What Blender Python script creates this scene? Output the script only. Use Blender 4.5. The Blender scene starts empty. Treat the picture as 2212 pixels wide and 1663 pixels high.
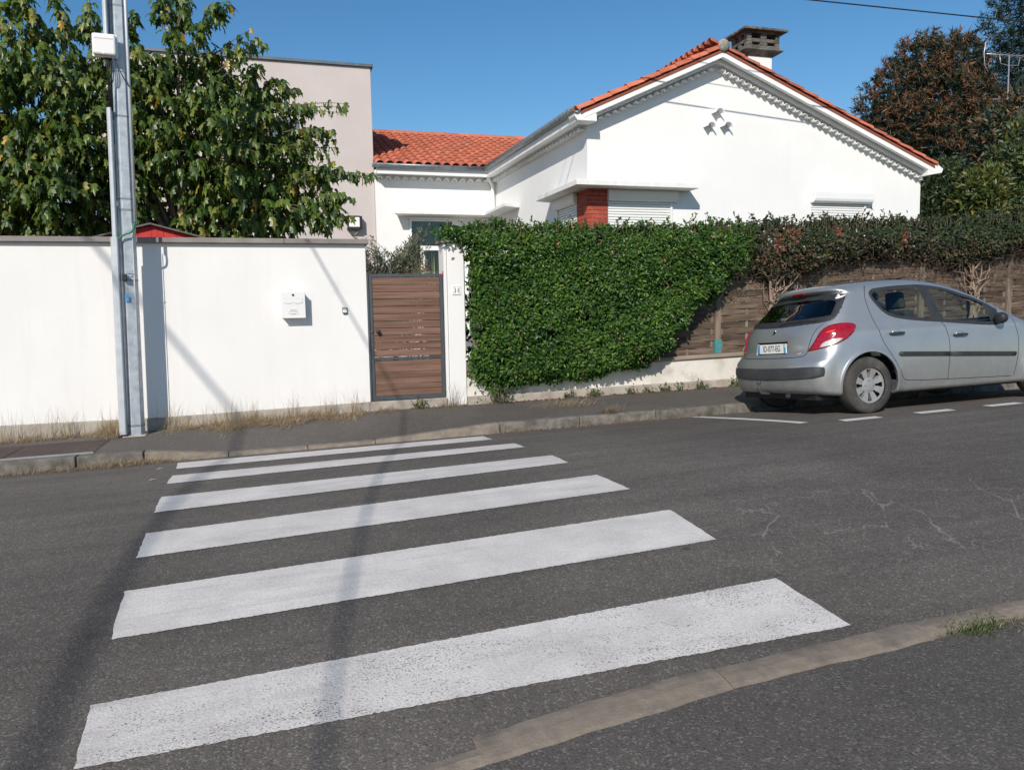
import bpy, math, random
import numpy as np
from mathutils import Vector, Matrix
rnd = random.Random(7); rs = np.random.RandomState(11)
S = bpy.context.scene; COL = S.collection
# ------------------------------------------------------------------ camera
cd = bpy.data.cameras.new('camera'); cam = bpy.data.objects.new('camera', cd); COL.objects.link(cam); S.camera = cam
cd.sensor_fit = 'HORIZONTAL'; cd.sensor_width = 36; cd.lens = 1689.4/2212*36; cd.clip_start = .05; cd.clip_end = 2000
def cam_matrix(yaw, pitch, roll, loc):
    f = Vector((math.sin(yaw)*math.cos(pitch), math.cos(yaw)*math.cos(pitch), math.sin(pitch)))
    r0 = Vector((math.cos(yaw), -math.sin(yaw), 0)); u0 = r0.cross(f)
    r = r0*math.cos(roll)+u0*math.sin(roll); u = -r0*math.sin(roll)+u0*math.cos(roll)
    return Matrix(((r.x, u.x, -f.x, loc[0]), (r.y, u.y, -f.y, loc[1]), (r.z, u.z, -f.z, loc[2]), (0, 0, 0, 1)))
cam.matrix_world = cam_matrix(math.radians(17.4), math.radians(-5.4), math.radians(-1.07), (0, 0, 1.6))
# ------------------------------------------------------------------ sky and sun
SUN = Vector((-.447, -.705, .552)).normalized()
W = bpy.data.worlds.new('World'); S.world = W; W.use_nodes = True
wt = W.node_tree; bg = wt.nodes['Background']; sky = wt.nodes.new('ShaderNodeTexSky'); sky.sky_type = 'NISHITA'; sky.sun_disc = False
sky.sun_elevation = math.asin(SUN.z); sky.sun_rotation = math.atan2(SUN.x, SUN.y) % (2*math.pi)
sky.altitude = 50; sky.air_density = 1.0; sky.dust_density = .3; sky.ozone_density = 2.5
hs = wt.nodes.new('ShaderNodeHueSaturation'); hs.inputs['Saturation'].default_value = 1.27; hs.inputs['Hue'].default_value = .497; wt.links.new(sky.outputs[0], hs.inputs['Color']); wt.links.new(hs.outputs[0], bg.inputs[0]); bg.inputs[1].default_value = .115
sl = bpy.data.lights.new('sun', 'SUN'); sl.energy = 4.7; sl.angle = math.radians(.53); sl.color = (1, .93, .83)
so = bpy.data.objects.new('sun', sl); COL.objects.link(so); so.rotation_euler = SUN.to_track_quat('Z', 'Y').to_euler(); so.location = (-8, -12, 12)
S.view_settings.view_transform = 'Standard'; S.view_settings.look = 'None'; S.view_settings.exposure = 0; S.view_settings.gamma = 1
S.render.engine = 'CYCLES'; S.cycles.max_bounces = 8; S.cycles.transparent_max_bounces = 12; S.cycles.use_denoising = True
# ------------------------------------------------------------------ helpers
BASE = {}
def link(o, parent=None):
    COL.objects.link(o)
    if parent is not None: o.parent = parent; BASE[o.name] = BASE.get(parent.name, Vector((0, 0, 0)))
    return o
def tag(o, label=None, cat=None, group=None, kind=None):
    if label: o['label'] = label
    if cat: o['category'] = cat
    if group: o['group'] = group
    if kind: o['kind'] = kind
    return o
def thing(name, label, cat, loc=(0, 0, 0), group=None):
    o = bpy.data.objects.new(name, None); o.empty_display_size = .2; COL.objects.link(o); o.location = loc; BASE[o.name] = Vector(loc)
    return tag(o, label, cat, group)
def base_of(p): return BASE.get(p.name, Vector((0, 0, 0))) if p is not None else Vector((0, 0, 0))
def mesh_np(name, V, F, mat, parent=None, smooth=False, attr=None, normals=None, sub=True):
    """V (n,3) world coords, F (m,k) faces with equal k"""
    V = np.asarray(V, np.float32); F = np.asarray(F, np.int32)
    if sub: V = V - np.array(base_of(parent), np.float32)
    me = bpy.data.meshes.new(name); m, k = F.shape
    me.vertices.add(len(V)); me.vertices.foreach_set('co', V.ravel())
    me.loops.add(m*k); me.loops.foreach_set('vertex_index', F.ravel())
    me.polygons.add(m); me.polygons.foreach_set('loop_start', np.arange(0, m*k, k, dtype=np.int32)); 
    me.polygons.foreach_set('use_smooth', np.full(m, smooth)); 
    if attr is not None:
        a = me.attributes.new('tint', 'FLOAT', 'POINT'); a.data.foreach_set('value', np.asarray(attr, np.float32))
    me.update(calc_edges=True); me.validate()
    if mat: me.materials.append(mat)
    if normals is not None: me.normals_split_custom_set_from_vertices(normals)
    return link(bpy.data.objects.new(name, me), parent)
class MB:
    def __init__(s): s.v = []; s.f = []
    def add(s, vs, fs):
        n = len(s.v); s.v += [tuple(p) for p in vs]; s.f += [tuple(i+n for i in q) for q in fs]; return s
    def hexa(s, p):   # 4 bottom ccw, 4 top ccw
        return s.add(p, [(3, 2, 1, 0), (4, 5, 6, 7), (0, 1, 5, 4), (1, 2, 6, 5), (2, 3, 7, 6), (3, 0, 4, 7)])
    def box(s, x0, x1, y0, y1, z0, z1):
        return s.hexa([(x0, y0, z0), (x1, y0, z0), (x1, y1, z0), (x0, y1, z0), (x0, y0, z1), (x1, y0, z1), (x1, y1, z1), (x0, y1, z1)])
    def prism(s, poly, ax, lo, hi):   # poly in the two other axes (x,z for 'y'; y,z for 'x'; x,y for 'z')
        n = len(poly)
        def P(a, b, t): return (a, t, b) if ax == 'y' else ((t, a, b) if ax == 'x' else (a, b, t))
        vs = [P(a, b, lo) for a, b in poly]+[P(a, b, hi) for a, b in poly]
        fs = [tuple(range(n)), tuple(range(2*n-1, n-1, -1))]+[(i+n, (i+1) % n+n, (i+1) % n, i) for i in range(n)]
        return s.add(vs, fs)
    def tube(s, path, r, n=8, caps=True):
        P = [Vector(p) for p in path]; R = r if isinstance(r, (list, tuple)) else [r]*len(P); rings = []; up = None
        for i, p in enumerate(P):
            t = (P[min(i+1, len(P)-1)]-P[max(i-1, 0)]).normalized()
            if up is None: up = Vector((0, 0, 1)) if abs(t.z) < .9 else Vector((0, 1, 0))
            a = t.cross(up); a = a.normalized() if a.length > 1e-6 else t.orthogonal().normalized(); b = a.cross(t).normalized(); up = b
            rings.append([p+(a*math.cos(2*math.pi*j/n)+b*math.sin(2*math.pi*j/n))*R[i] for j in range(n)])
        vs = [q for g in rings for q in g]; fs = []
        for i in range(len(P)-1):
            for j in range(n): k = (j+1) % n; fs.append((i*n+j, i*n+k, (i+1)*n+k, (i+1)*n+j))
        if caps: fs += [tuple(range(n-1, -1, -1)), tuple(range((len(P)-1)*n, len(P)*n))]
        return s.add(vs, fs)
    def grid(s, xs, ys, z):
        n = len(ys); vs = [(x, y, z(x, y)) for x in xs for y in ys]
        fs = [(i*n+j, (i+1)*n+j, (i+1)*n+j+1, i*n+j+1) for i in range(len(xs)-1) for j in range(n-1)]
        return s.add(vs, fs)
    def lathe(s, prof, c, ax='y', n=32):   # prof [(r,t)], axis through c
        vs = []; m = len(prof)
        for i in range(n):
            a = 2*math.pi*i/n; ca, sa = math.cos(a), math.sin(a)
            for r, t in prof:
                vs.append((c[0]+r*ca, c[1]+t, c[2]+r*sa) if ax == 'y' else ((c[0]+t, c[1]+r*ca, c[2]+r*sa) if ax == 'x' else (c[0]+r*ca, c[1]+r*sa, c[2]+t)))
        fs = [(i*m+j, i*m+j+1, ((i+1) % n)*m+j+1, ((i+1) % n)*m+j) for i in range(n) for j in range(m-1)]
        return s.add(vs, fs)
    def mesh(s, name, mat, base, smooth):
        me = bpy.data.meshes.new(name); b = base
        me.from_pydata([(x-b.x, y-b.y, z-b.z) for x, y, z in s.v], [], s.f)
        if mat: me.materials.append(mat)
        if smooth: me.polygons.foreach_set('use_smooth', [True]*len(me.polygons))
        me.update(); return me
    def build(s, name, mat, parent=None, smooth=False, bevel=0, bseg=2, kind=None, fixn=True):
        me = s.mesh(name, mat, base_of(parent), smooth)
        if fixn:
            import bmesh
            bm = bmesh.new(); bm.from_mesh(me); bmesh.ops.recalc_face_normals(bm, faces=bm.faces); bm.to_mesh(me); bm.free()
        o = link(bpy.data.objects.new(name, me), parent)
        if bevel: bev(o, bevel, bseg)
        if kind: o['kind'] = kind
        return o
def bev(o, w, seg=2):
    b = o.modifiers.new('bevel', 'BEVEL'); b.width = w; b.segments = seg; b.limit_method = 'ANGLE'; b.angle_limit = math.radians(35); b.use_clamp_overlap = True
    return o
def piece(name, me, parent, loc, rot=(0, 0, 0), scale=(1, 1, 1)):
    o = bpy.data.objects.new(name, me); link(o, parent); o.location = Vector(loc)-base_of(parent); o.rotation_euler = rot; o.scale = scale; return o
def piece_m(name, me, parent, mat4):
    o = bpy.data.objects.new(name, me); link(o, parent); o.matrix_local = Matrix.Translation(-base_of(parent)) @ mat4; return o
# ------------------------------------------------------------------ materials
def nd(nt, typ, ins=None, **at):
    n = nt.nodes.new('ShaderNode'+typ)
    for k, v in at.items(): setattr(n, k, v)
    for k, v in (ins or {}).items():
        if hasattr(v, 'is_linked') or isinstance(v, bpy.types.NodeSocket): nt.links.new(v, n.inputs[k])
        else: n.inputs[k].default_value = v
    return n
def ramp(nt, fac, stops):
    r = nt.nodes.new('ShaderNodeValToRGB'); e = r.color_ramp.elements
    while len(e) < len(stops): e.new(.5)
    for i, (p, c) in enumerate(stops):
        e[i].position = p; e[i].color = (*c, 1) if len(c) == 3 else c
    nt.links.new(fac, r.inputs[0]); return r.outputs[0]
def newmat(name):
    m = bpy.data.materials.new(name); m.use_nodes = True; nt = m.node_tree; return m, nt, nt.nodes['Principled BSDF']
def coords(nt, stretch=(1, 1, 1), rand=0):
    g = nd(nt, 'NewGeometry').outputs['Position']
    if rand:
        oi = nd(nt, 'ObjectInfo').outputs['Random']
        mul = nd(nt, 'Math', {0: oi, 1: 57.0}, operation='MULTIPLY').outputs[0]
        g = nd(nt, 'VectorMath', {0: g, 1: mul}, operation='ADD').outputs[0]
    if stretch != (1, 1, 1): g = nd(nt, 'VectorMath', {0: g, 1: stretch}, operation='MULTIPLY').outputs[0]
    return g
def noise(nt, co, scale, det=6, rough=.6): return nd(nt, 'TexNoise', {'Vector': co, 'Scale': scale, 'Detail': det, 'Roughness': rough}).outputs[0]
def mixc(nt, f, a, b, mode='MIX'):
    n = nt.nodes.new('ShaderNodeMix'); n.data_type = 'RGBA'; n.blend_type = mode
    for i, v in ((0, f), (6, a), (7, b)):
        if isinstance(v, bpy.types.NodeSocket): nt.links.new(v, n.inputs[i])
        else: n.inputs[i].default_value = (*v, 1) if isinstance(v, (tuple, list)) and len(v) == 3 else v
    return n.outputs[2]
def mat(name, cols, scale=4, rough=.75, bump=0, bscale=60, metal=0, spec=.35, det=7, stretch=(1, 1, 1), lo=.33, hi=.67, rand=0, vary=0, bdist=.004, dirt=None, coat=0):
    m, nt, b = newmat(name); co = coords(nt, stretch, rand)
    n = noise(nt, co, scale, det); k = len(cols)
    c = ramp(nt, n, [(lo+(hi-lo)*i/max(1, k-1), cc) for i, cc in enumerate(cols)])
    if dirt:   # (colour, scale, threshold low, high)
        dn = noise(nt, coords(nt), dirt[1], 8, .65); f = nd(nt, 'MapRange', {0: dn, 1: dirt[2], 2: dirt[3]}).outputs[0]; c = mixc(nt, f, c, dirt[0])
    if vary:
        oi = nd(nt, 'ObjectInfo').outputs['Random']; v = nd(nt, 'MapRange', {0: oi, 3: 1-vary, 4: 1+vary}).outputs[0]
        c = nd(nt, 'HueSaturation', {'Color': c, 'Value': v}).outputs[0]
    nt.links.new(c, b.inputs['Base Color']); b.inputs['Roughness'].default_value = rough; b.inputs['Metallic'].default_value = metal
    b.inputs['Specular IOR Level'].default_value = spec; b.inputs['Coat Weight'].default_value = coat
    if bump:
        bn = noise(nt, co, bscale, 5, .6); bp = nd(nt, 'Bump', {'Height': bn, 'Strength': bump, 'Distance': bdist}); nt.links.new(bp.outputs[0], b.inputs['Normal'])
    return m
def streak(m, col, amt, sx=7.0):
    nt = m.node_tree; b = nt.nodes['Principled BSDF']; src = b.inputs['Base Color'].links[0].from_socket
    n = noise(nt, coords(nt, (sx, sx, .35)), 1.0, 7, .7); f = nd(nt, 'MapRange', {0: n, 1: .50, 2: .74, 3: 0, 4: amt}).outputs[0]
    n2 = noise(nt, coords(nt), .8, 5); g = nd(nt, 'MapRange', {0: n2, 1: .38, 2: .62}).outputs[0]; f = nd(nt, 'Math', {0: f, 1: g}, operation='MULTIPLY').outputs[0]
    nt.links.new(mixc(nt, f, src, col), b.inputs['Base Color']); return m
def leafmat(name, stops, rough=.4, trans=.25, spec=.5):
    m, nt, b = newmat(name); a = nd(nt, 'Attribute', attribute_name='tint').outputs['Fac']
    c = ramp(nt, a, stops); n = noise(nt, coords(nt), 25, 3)
    v = nd(nt, 'MapRange', {0: n, 1: .3, 2: .7, 3: .8, 4: 1.2}).outputs[0]; c = nd(nt, 'HueSaturation', {'Color': c, 'Value': v}).outputs[0]
    nt.links.new(c, b.inputs['Base Color']); b.inputs['Roughness'].default_value = rough; b.inputs['Specular IOR Level'].default_value = spec
    t = nd(nt, 'BsdfTranslucent', {'Color': nd(nt, 'HueSaturation', {'Color': c, 'Value': 1.5, 'Saturation': 1.15}).outputs[0]}); mx = nd(nt, 'MixShader', {0: trans}); nt.links.new(b.outputs[0], mx.inputs[1]); nt.links.new(t.outputs[0], mx.inputs[2])
    nt.links.new(mx.outputs[0], nt.nodes['Material Output'].inputs[0]); return m
MT = {}
def asphalt(name, lowc, highc, cracks=False):
    m, nt, b = newmat(name); co = coords(nt)
    fine = noise(nt, co, 150, 4, .8); mid = noise(nt, co, 12, 6, .65); big = noise(nt, co, .55, 5, .55)
    vor = nd(nt, 'TexVoronoi', {'Vector': co, 'Scale': 125}); agg = vor.outputs['Color']
    c = ramp(nt, fine, [(.30, lowc), (.62, highc)])
    ag = nd(nt, 'SeparateColor', {0: agg}).outputs[0]; agf = nd(nt, 'MapRange', {0: ag, 1: .80, 2: 1.0, 3: 0, 4: .38}).outputs[0]
    c = mixc(nt, agf, c, (.34, .315, .295)); pit = nd(nt, 'MapRange', {0: ag, 1: .14, 2: .0, 3: 0, 4: .55}).outputs[0]; c = mixc(nt, pit, c, (.030, .029, .028))
    v = nd(nt, 'MapRange', {0: big, 1: .3, 2: .7, 3: .78, 4: 1.2}).outputs[0]; v2 = nd(nt, 'MapRange', {0: mid, 1: .3, 2: .7, 3: .9, 4: 1.1}).outputs[0]
    vv = nd(nt, 'Math', {0: v, 1: v2}, operation='MULTIPLY').outputs[0]; c = nd(nt, 'HueSaturation', {'Color': c, 'Value': vv}).outputs[0]
    if cracks:   # pale dusty cracks in one worn zone, worn polished wheel tracks
        wob = noise(nt, co, 2.2, 5); wv = nd(nt, 'VectorMath', {0: co, 1: nd(nt, 'VectorMath', {0: (.7, .7, 0), 'Scale': wob}, operation='SCALE').outputs[0]}, operation='ADD').outputs[0]
        ed = nd(nt, 'TexVoronoi', {'Vector': wv, 'Scale': 1.7}, feature='DISTANCE_TO_EDGE').outputs['Distance']
        ln = nd(nt, 'MapRange', {0: ed, 1: .013, 2: .002, 3: 0, 4: 1}).outputs[0]
        brk = nd(nt, 'MapRange', {0: noise(nt, co, 5.5, 4), 1: .40, 2: .52}).outputs[0]
        d = nd(nt, 'VectorMath', {0: co, 1: (3.7, 3.75, .25)}, operation='SUBTRACT').outputs[0]; d = nd(nt, 'VectorMath', {0: d, 1: (.45, 1.15, 0)}, operation='MULTIPLY').outputs[0]
        dist = nd(nt, 'VectorMath', {0: d}, operation='LENGTH').outputs['Value']; zone = nd(nt, 'MapRange', {0: dist, 1: 1.0, 2: .45}).outputs[0]
        f = nd(nt, 'Math', {0: nd(nt, 'Math', {0: ln, 1: brk}, operation='MULTIPLY').outputs[0], 1: zone}, operation='MULTIPLY').outputs[0]
        f = nd(nt, 'Math', {0: f, 1: .34}, operation='MULTIPLY').outputs[0]; c = mixc(nt, f, c, (.40, .375, .345))
        st = noise(nt, coords(nt, (.25, 3.0, 1)), 1.3, 4); sf = nd(nt, 'MapRange', {0: st, 1: .35, 2: .7, 3: .86, 4: 1.14}).outputs[0]; c = nd(nt, 'HueSaturation', {'Color': c, 'Value': sf}).outputs[0]
        oil = nd(nt, 'MapRange', {0: noise(nt, coords(nt, (1, 1.6, 1)), 2.6, 3), 1: .70, 2: .76, 3: 0, 4: .55}).outputs[0]; c = mixc(nt, oil, c, (.03, .028, .028))
    nt.links.new(c, b.inputs['Base Color']); b.inputs['Roughness'].default_value = .82; b.inputs['Specular IOR Level'].default_value = .3
    hgt = nd(nt, 'Math', {0: vor.outputs['Distance'], 1: fine}, operation='MULTIPLY').outputs[0]
    bp = nd(nt, 'Bump', {'Height': hgt, 'Strength': .55, 'Distance': .006}); bp.invert = True; nt.links.new(bp.outputs[0], b.inputs['Normal']); return m
MT['road'] = asphalt('road_asphalt', (.058, .0505, .0445), (.134, .117, .102), True)
MT['pave'] = asphalt('pavement_asphalt', (.056, .0495, .0435), (.122, .108, .094))
def paintmat(name, wear, p0, p1):
    m, nt, b = newmat(name); co = coords(nt)
    base = ramp(nt, noise(nt, co, 3.0, 6), [(.3, (.53, .495, .465)), (.7, (.68, .645, .61))])
    st = noise(nt, coords(nt, (.45, 5, 1)), 2.0, 7, .65); sf = nd(nt, 'MapRange', {0: st, 1: .50, 2: .76, 3: 0, 4: .45}).outputs[0]; c = mixc(nt, sf, base, (.27, .245, .235))
    gr = nd(nt, 'MapRange', {0: noise(nt, co, 70, 6, .8), 1: .3, 2: .7, 3: .80, 4: 1.14}).outputs[0]; c = nd(nt, 'HueSaturation', {'Color': c, 'Value': gr}).outputs[0]
    n = noise(nt, coords(nt, (1, 1.5, 1)), 105, 3, .65); zone = noise(nt, coords(nt, (.6, 2, 1)), 2.2, 6, .7); th = nd(nt, 'MapRange', {0: zone, 1: .32, 2: .68, 3: p0, 4: p1}).outputs[0]
    sub = nd(nt, 'Math', {0: th, 1: n}, operation='SUBTRACT').outputs[0]; pf = nd(nt, 'MapRange', {0: sub, 1: -.02, 2: .03}).outputs[0]
    c = mixc(nt, pf, c, (.085, .08, .08))
    n2 = noise(nt, coords(nt, (1, 2.5, 1)), 26, 6, .75); wf = nd(nt, 'MapRange', {0: n2, 1: wear, 2: wear+.08, 3: 0, 4: .85}).outputs[0]; c = mixc(nt, wf, c, (.19, .175, .17))
    nt.links.new(c, b.inputs['Base Color']); b.inputs['Roughness'].default_value = .7
    bp = nd(nt, 'Bump', {'Height': noise(nt, co, 90, 3, .7), 'Strength': .6, 'Distance': .005}); nt.links.new(bp.outputs[0], b.inputs['Normal']); return m
MT['zebra'] = paintmat('zebra_paint', .67, .22, .36); MT['zebra_near'] = paintmat('zebra_paint_worn', .68, .30, .46); MT['line'] = paintmat('line_paint', .80, .2, .26)
MT['white'] = mat('white_render', [(.715, .70, .685), (.75, .735, .72)], 1.6, .85, .25, 140, dirt=((.58, .56, .54), .9, .62, .85))
MT['housewhite'] = mat('house_render', [(.75, .75, .74), (.785, .785, .775)], 1.2, .85, .2, 120)
streak(MT['white'], (.46, .43, .40), .22); streak(MT['housewhite'], (.55, .55, .53), .12)
MT['trim'] = mat('white_trim', [(.78, .78, .77), (.82, .82, .81)], 3, .6, .1, 60)
MT['slab'] = mat('canopy_concrete_paint', [(.70, .70, .68), (.80, .80, .785)], 2.5, .75, .15, 80, stretch=(3, 3, .5), dirt=((.45, .45, .43), 7, .6, .8))
MT['plinth'] = mat('plinth_concrete', [(.26, .225, .19), (.36, .32, .275), (.43, .39, .34)], 3, .9, .4, 70, dirt=((.14, .12, .1), 5, .55, .8))
MT['coping'] = mat('coping_concrete', [(.20, .175, .165), (.27, .245, .235)], 4, .85, .3, 90, vary=.08)
MT['kerb'] = mat('kerb_concrete', [(.085, .077, .066), (.145, .131, .114), (.20, .18, .158)], 9, .9, .7, 50, vary=.12, rand=1, dirt=((.065, .062, .045), 5, .48, .72))
MT['kerbtan'] = mat('kerb_sandy_concrete', [(.175, .143, .112), (.25, .207, .163)], 14, .9, .7, 90, vary=.05, rand=1, dirt=((.115, .10, .088), 5, .48, .72))
MT['lowwall'] = mat('low_wall_render', [(.50, .47, .41), (.64, .61, .55), (.70, .675, .62)], 2.6, .9, .3, 80, dirt=((.33, .29, .24), 4, .56, .8))
MT['earth'] = mat('garden_earth', [(.10, .085, .055), (.17, .15, .09)], 2, .95, .4, 20)
# ================================================================== ground, road, pavements
def zroad(x, y):
    t = min(1, max(0, (y-5)/3.5)); return .16+(.028-.010*t)*x+.0264*y-.0188*(y-5.075)**2
def lin(xs, ys, x):
    return float(np.interp(x, xs, ys))
def kerb_h(x): return lin([-1.3, -.45, 1.1, 2.5, 2.54, 30], [.125, .025, .025, .108, .112, .112], x)
KY = 8.5
def kerb_top(x): return zroad(x, KY)+kerb_h(x)
def wall_base(x): return lin([-40, -3, -1.5, 0, 1.3, 2.5, 6.7, 13, 45], [-.5, .225, .25, .30, .345, .362, .425, .55, 1.15], x)
def zpave(x, y):
    t = (y-8.63)/(10.15-8.63); return kerb_top(x)*(1-t)+wall_base(x)*t
def frange(a, b, n): return [a+(b-a)*i/n for i in range(n+1)]
XS = frange(-45, -6, 20)+frange(-5.8, 16, 110)+frange(16.5, 50, 16)
def zground(x, y):
    if y > 10.6: return .25+.018*x
    if y < -6: return -.25+.022*x
    return -.30+.022*x
g = MB().grid([-400, -120, -60]+frange(-45, 50, 20)+[60, 120, 400], [-400, -60, -6.01, -6, 10.3, 10.61, 12, 60, 400], lambda x, y: zground(max(-60, min(60, x)), y)).build('ground', MT['earth'], kind='structure', fixn=False)
NK = lambda x: 2.30+.36*(1/(1+math.exp(-(x-.35)*1.5)))+.004*min(max(x, -3), 8)   # near kerb, road edge
ys = [0]+[.0]*0
def road_mesh():
    mb = MB(); ny = 44
    vs = []; fs = []
    for x in XS:
        y0 = NK(x)-.10
        for j in range(ny+1):
            y = y0+(KY+.02-y0)*j/ny; vs.append((x, y, zroad(x, y)))
    n = ny+1
    fs = [(i*n+j, (i+1)*n+j, (i+1)*n+j+1, i*n+j+1) for i in range(len(XS)-1) for j in range(ny)]
    return mb.add(vs, fs)
road = road_mesh().build('road', MT['road'], smooth=True, kind='structure', fixn=False)
# crossing stripes: corners far-left, far-right, near-right, near-left (metres)
ST = [((-.875, 8.20), (2.225, 8.22), (2.19, 7.70), (-.83, 7.63)), ((-.816, 7.17), (2.262, 7.18), (2.26, 6.84), (-.811, 6.73)), ((-.789, 6.19), (2.306, 6.238), (2.302, 5.849), (-.775, 5.693)),
      ((-.759, 5.18), (2.327, 5.33), (2.363, 4.848), (-.746, 4.711)), ((-.73, 4.218), (2.385, 4.326), (2.372, 3.772), (-.708, 3.682)), ((-.689, 3.161), (2.37, 3.229), (2.394, 2.728), (-.67, 2.788))]
def strip(name, quad, m, nu=220, nv=10, jit=.005, up=.004):
    A, B, C, D = [Vector((*p, 0)) for p in quad]; mb = MB(); vs = []
    for i in range(nu+1):
        t = i/nu
        for j in range(nv+1):
            s = j/nv; p = A.lerp(B, t).lerp(D.lerp(C, t), s)
            e = jit*(rnd.random()-.5)*2 if (j in (0, nv) or i in (0, nu)) else 0
            vs.append((p.x+(e if i in (0, nu) else 0), p.y+e, zroad(p.x, p.y)+up))
    n = nv+1; fs = [(i*n+j, (i+1)*n+j, (i+1)*n+j+1, i*n+j+1) for i in range(nu) for j in range(nv)]
    return mb.add(vs, fs).build(name, m, road, smooth=True, fixn=False)
for i, q in enumerate(ST): strip('crosswalk_stripe', q, MT['zebra_near'] if i == 5 else MT['zebra'], jit=.0045)
# parking bay: taper line from the kerb and dashes
def bandline(pts, w):
    mb = MB(); vs = []; P = []
    for k in range(len(pts)-1):
        for i in range(12): P.append(Vector(pts[k]).lerp(Vector(pts[k+1]), i/12))
    P.append(Vector(pts[-1]))
    for i, p in enumerate(P):
        t = (P[min(i+1, len(P)-1)]-P[max(0, i-1)]).normalized(); nn = Vector((-t.y, t.x))
        for s in (-1, 1): q = p+nn*w*.5*s; vs.append((q.x, q.y, zroad(q.x, q.y)+.004))
    return mb.add(vs, [(2*i, 2*i+2, 2*i+3, 2*i+1) for i in range(len(P)-1)]).build('parking_line', MT['line'], road, fixn=False)
bandline([(4.98, 8.44), (4.96, 8.1), (4.98, 7.7), (5.06, 7.2), (5.18, 6.62)], .13)
for i in range(7):
    x0 = 5.54+i*.955; strip('parking_dash', ((x0+.03, 6.60), (x0+.5, 6.60), (x0+.47, 6.45), (x0, 6.45)), MT['line'], 8, 3, .003)
# far pavement
px = [x for x in XS if x >= -45]
pave = MB().grid(px, frange(8.63, 10.45, 10), zpave).build('pavement', MT['pave'], smooth=True, kind='structure', fixn=False); pave['label'] = 'asphalt pavement along the white wall and the fence'
def kstone(x0, x1, m, splay=.02, w=.13):
    g = .006 if m == MT['kerb'] else .0015; xs = [x0+g, x1-g]; p = []
    for z in ('b', 't'):
        for (x, y) in ((xs[0], 0), (xs[1], 0), (xs[1], 1), (xs[0], 1)):
            zz = zroad(x, KY)-.12 if z == 'b' else kerb_top(x)+.004
            yy = KY-.012+(splay if z == 't' else 0) if y == 0 else KY+.015+w
            p.append((x, yy, zz))
    o = MB().hexa(p).build('kerb_stone', m, pave, bevel=.014, bseg=2); return o
edges = [-8.3, -7.3, -6.3, -5.3, -4.3, -3.4, -2.52, -1.83, -1.22]
for a, b in zip(edges, edges[1:]): kstone(a, b, MT['kerb'])
for a, b in ((-1.22, -.42), (-.42, .38), (.38, 1.1)): kstone(a, b, MT['kerbtan'], .05, .15)
kstone(1.1, 2.52, MT['kerbtan'], .07, .15)
x = 2.52
for w in (.98, 1.0, .97, 1.02, 1.0, 1.0, .98, 1.0, 1.0, 1.0, 1.0, 1.0, 1.0, 1.0): kstone(x, x+w, MT['kerb']); x += w
# near pavement and its flush kerb
def zn(x, y): return zroad(x, NK(x)-.14)+.006+.01*min(1, (NK(x)-y)/3)
vs = []; nyn = 14
for xx in XS:
    for j in range(nyn+1): y = NK(xx)-.14-(j/nyn)**1.5*8.5; vs.append((xx, y, zn(xx, y)))
n_ = nyn+1
npave = MB().add(vs, [(i*n_+j, i*n_+j+1, (i+1)*n_+j+1, (i+1)*n_+j) for i in range(len(XS)-1) for j in range(nyn)]).build('near_pavement', MT['pave'], smooth=True, kind='structure', fixn=False)
npave['label'] = 'asphalt pavement on the near side of the crossing'
def wob(x, k): return .5*math.sin(x*7.1+k)+.35*math.sin(x*17.3+2*k)+.25*math.sin(x*41+3*k)
def nstone(x0, x1, yo0, yo1, m):   # worn flush kerb stone
    vs = []; k = max(8, int((x1-x0)/.025)); g = .0025
    for i in range(k+1):
        x = x0+g+(x1-x0-2*g)*i/k; a = yo0-.007*wob(x*.7, 1); b_ = yo1+.010*wob(x*.7, 2.3)
        for yo, dz in ((a, -.06), (a, .0045), (a+.03, .010), ((a+b_)*.5, .014), (b_-.02, .011), (b_, .0065), (b_, -.06)): y = NK(x)-yo; vs.append((x, y, zroad(x, NK(x)-yo*.9)+dz))
    n = 7; fs = [(i*n+j, (i+1)*n+j, (i+1)*n+j+1, i*n+j+1) for i in range(k) for j in range(n-1)]+[tuple(range(n)), tuple(range(k*n+n-1, k*n-1, -1))]
    MB().add(vs, fs).build('kerb_stone', m, npave)
xx = -9.4
for w in [1.0]*9+[1.03]: nstone(xx, xx+w, .055, .155, MT['kerbtan']); xx += w
xx = .62
for w in (1.02, 1.0, 1.0, 1.0, 1.0, 1.0, 1.0, 1.0): nstone(xx, xx+w, .0-.01*(xx < 1), .150 if xx < 1 else (.145 if xx < 2 else .12), MT['kerbtan']); xx += w
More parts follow.
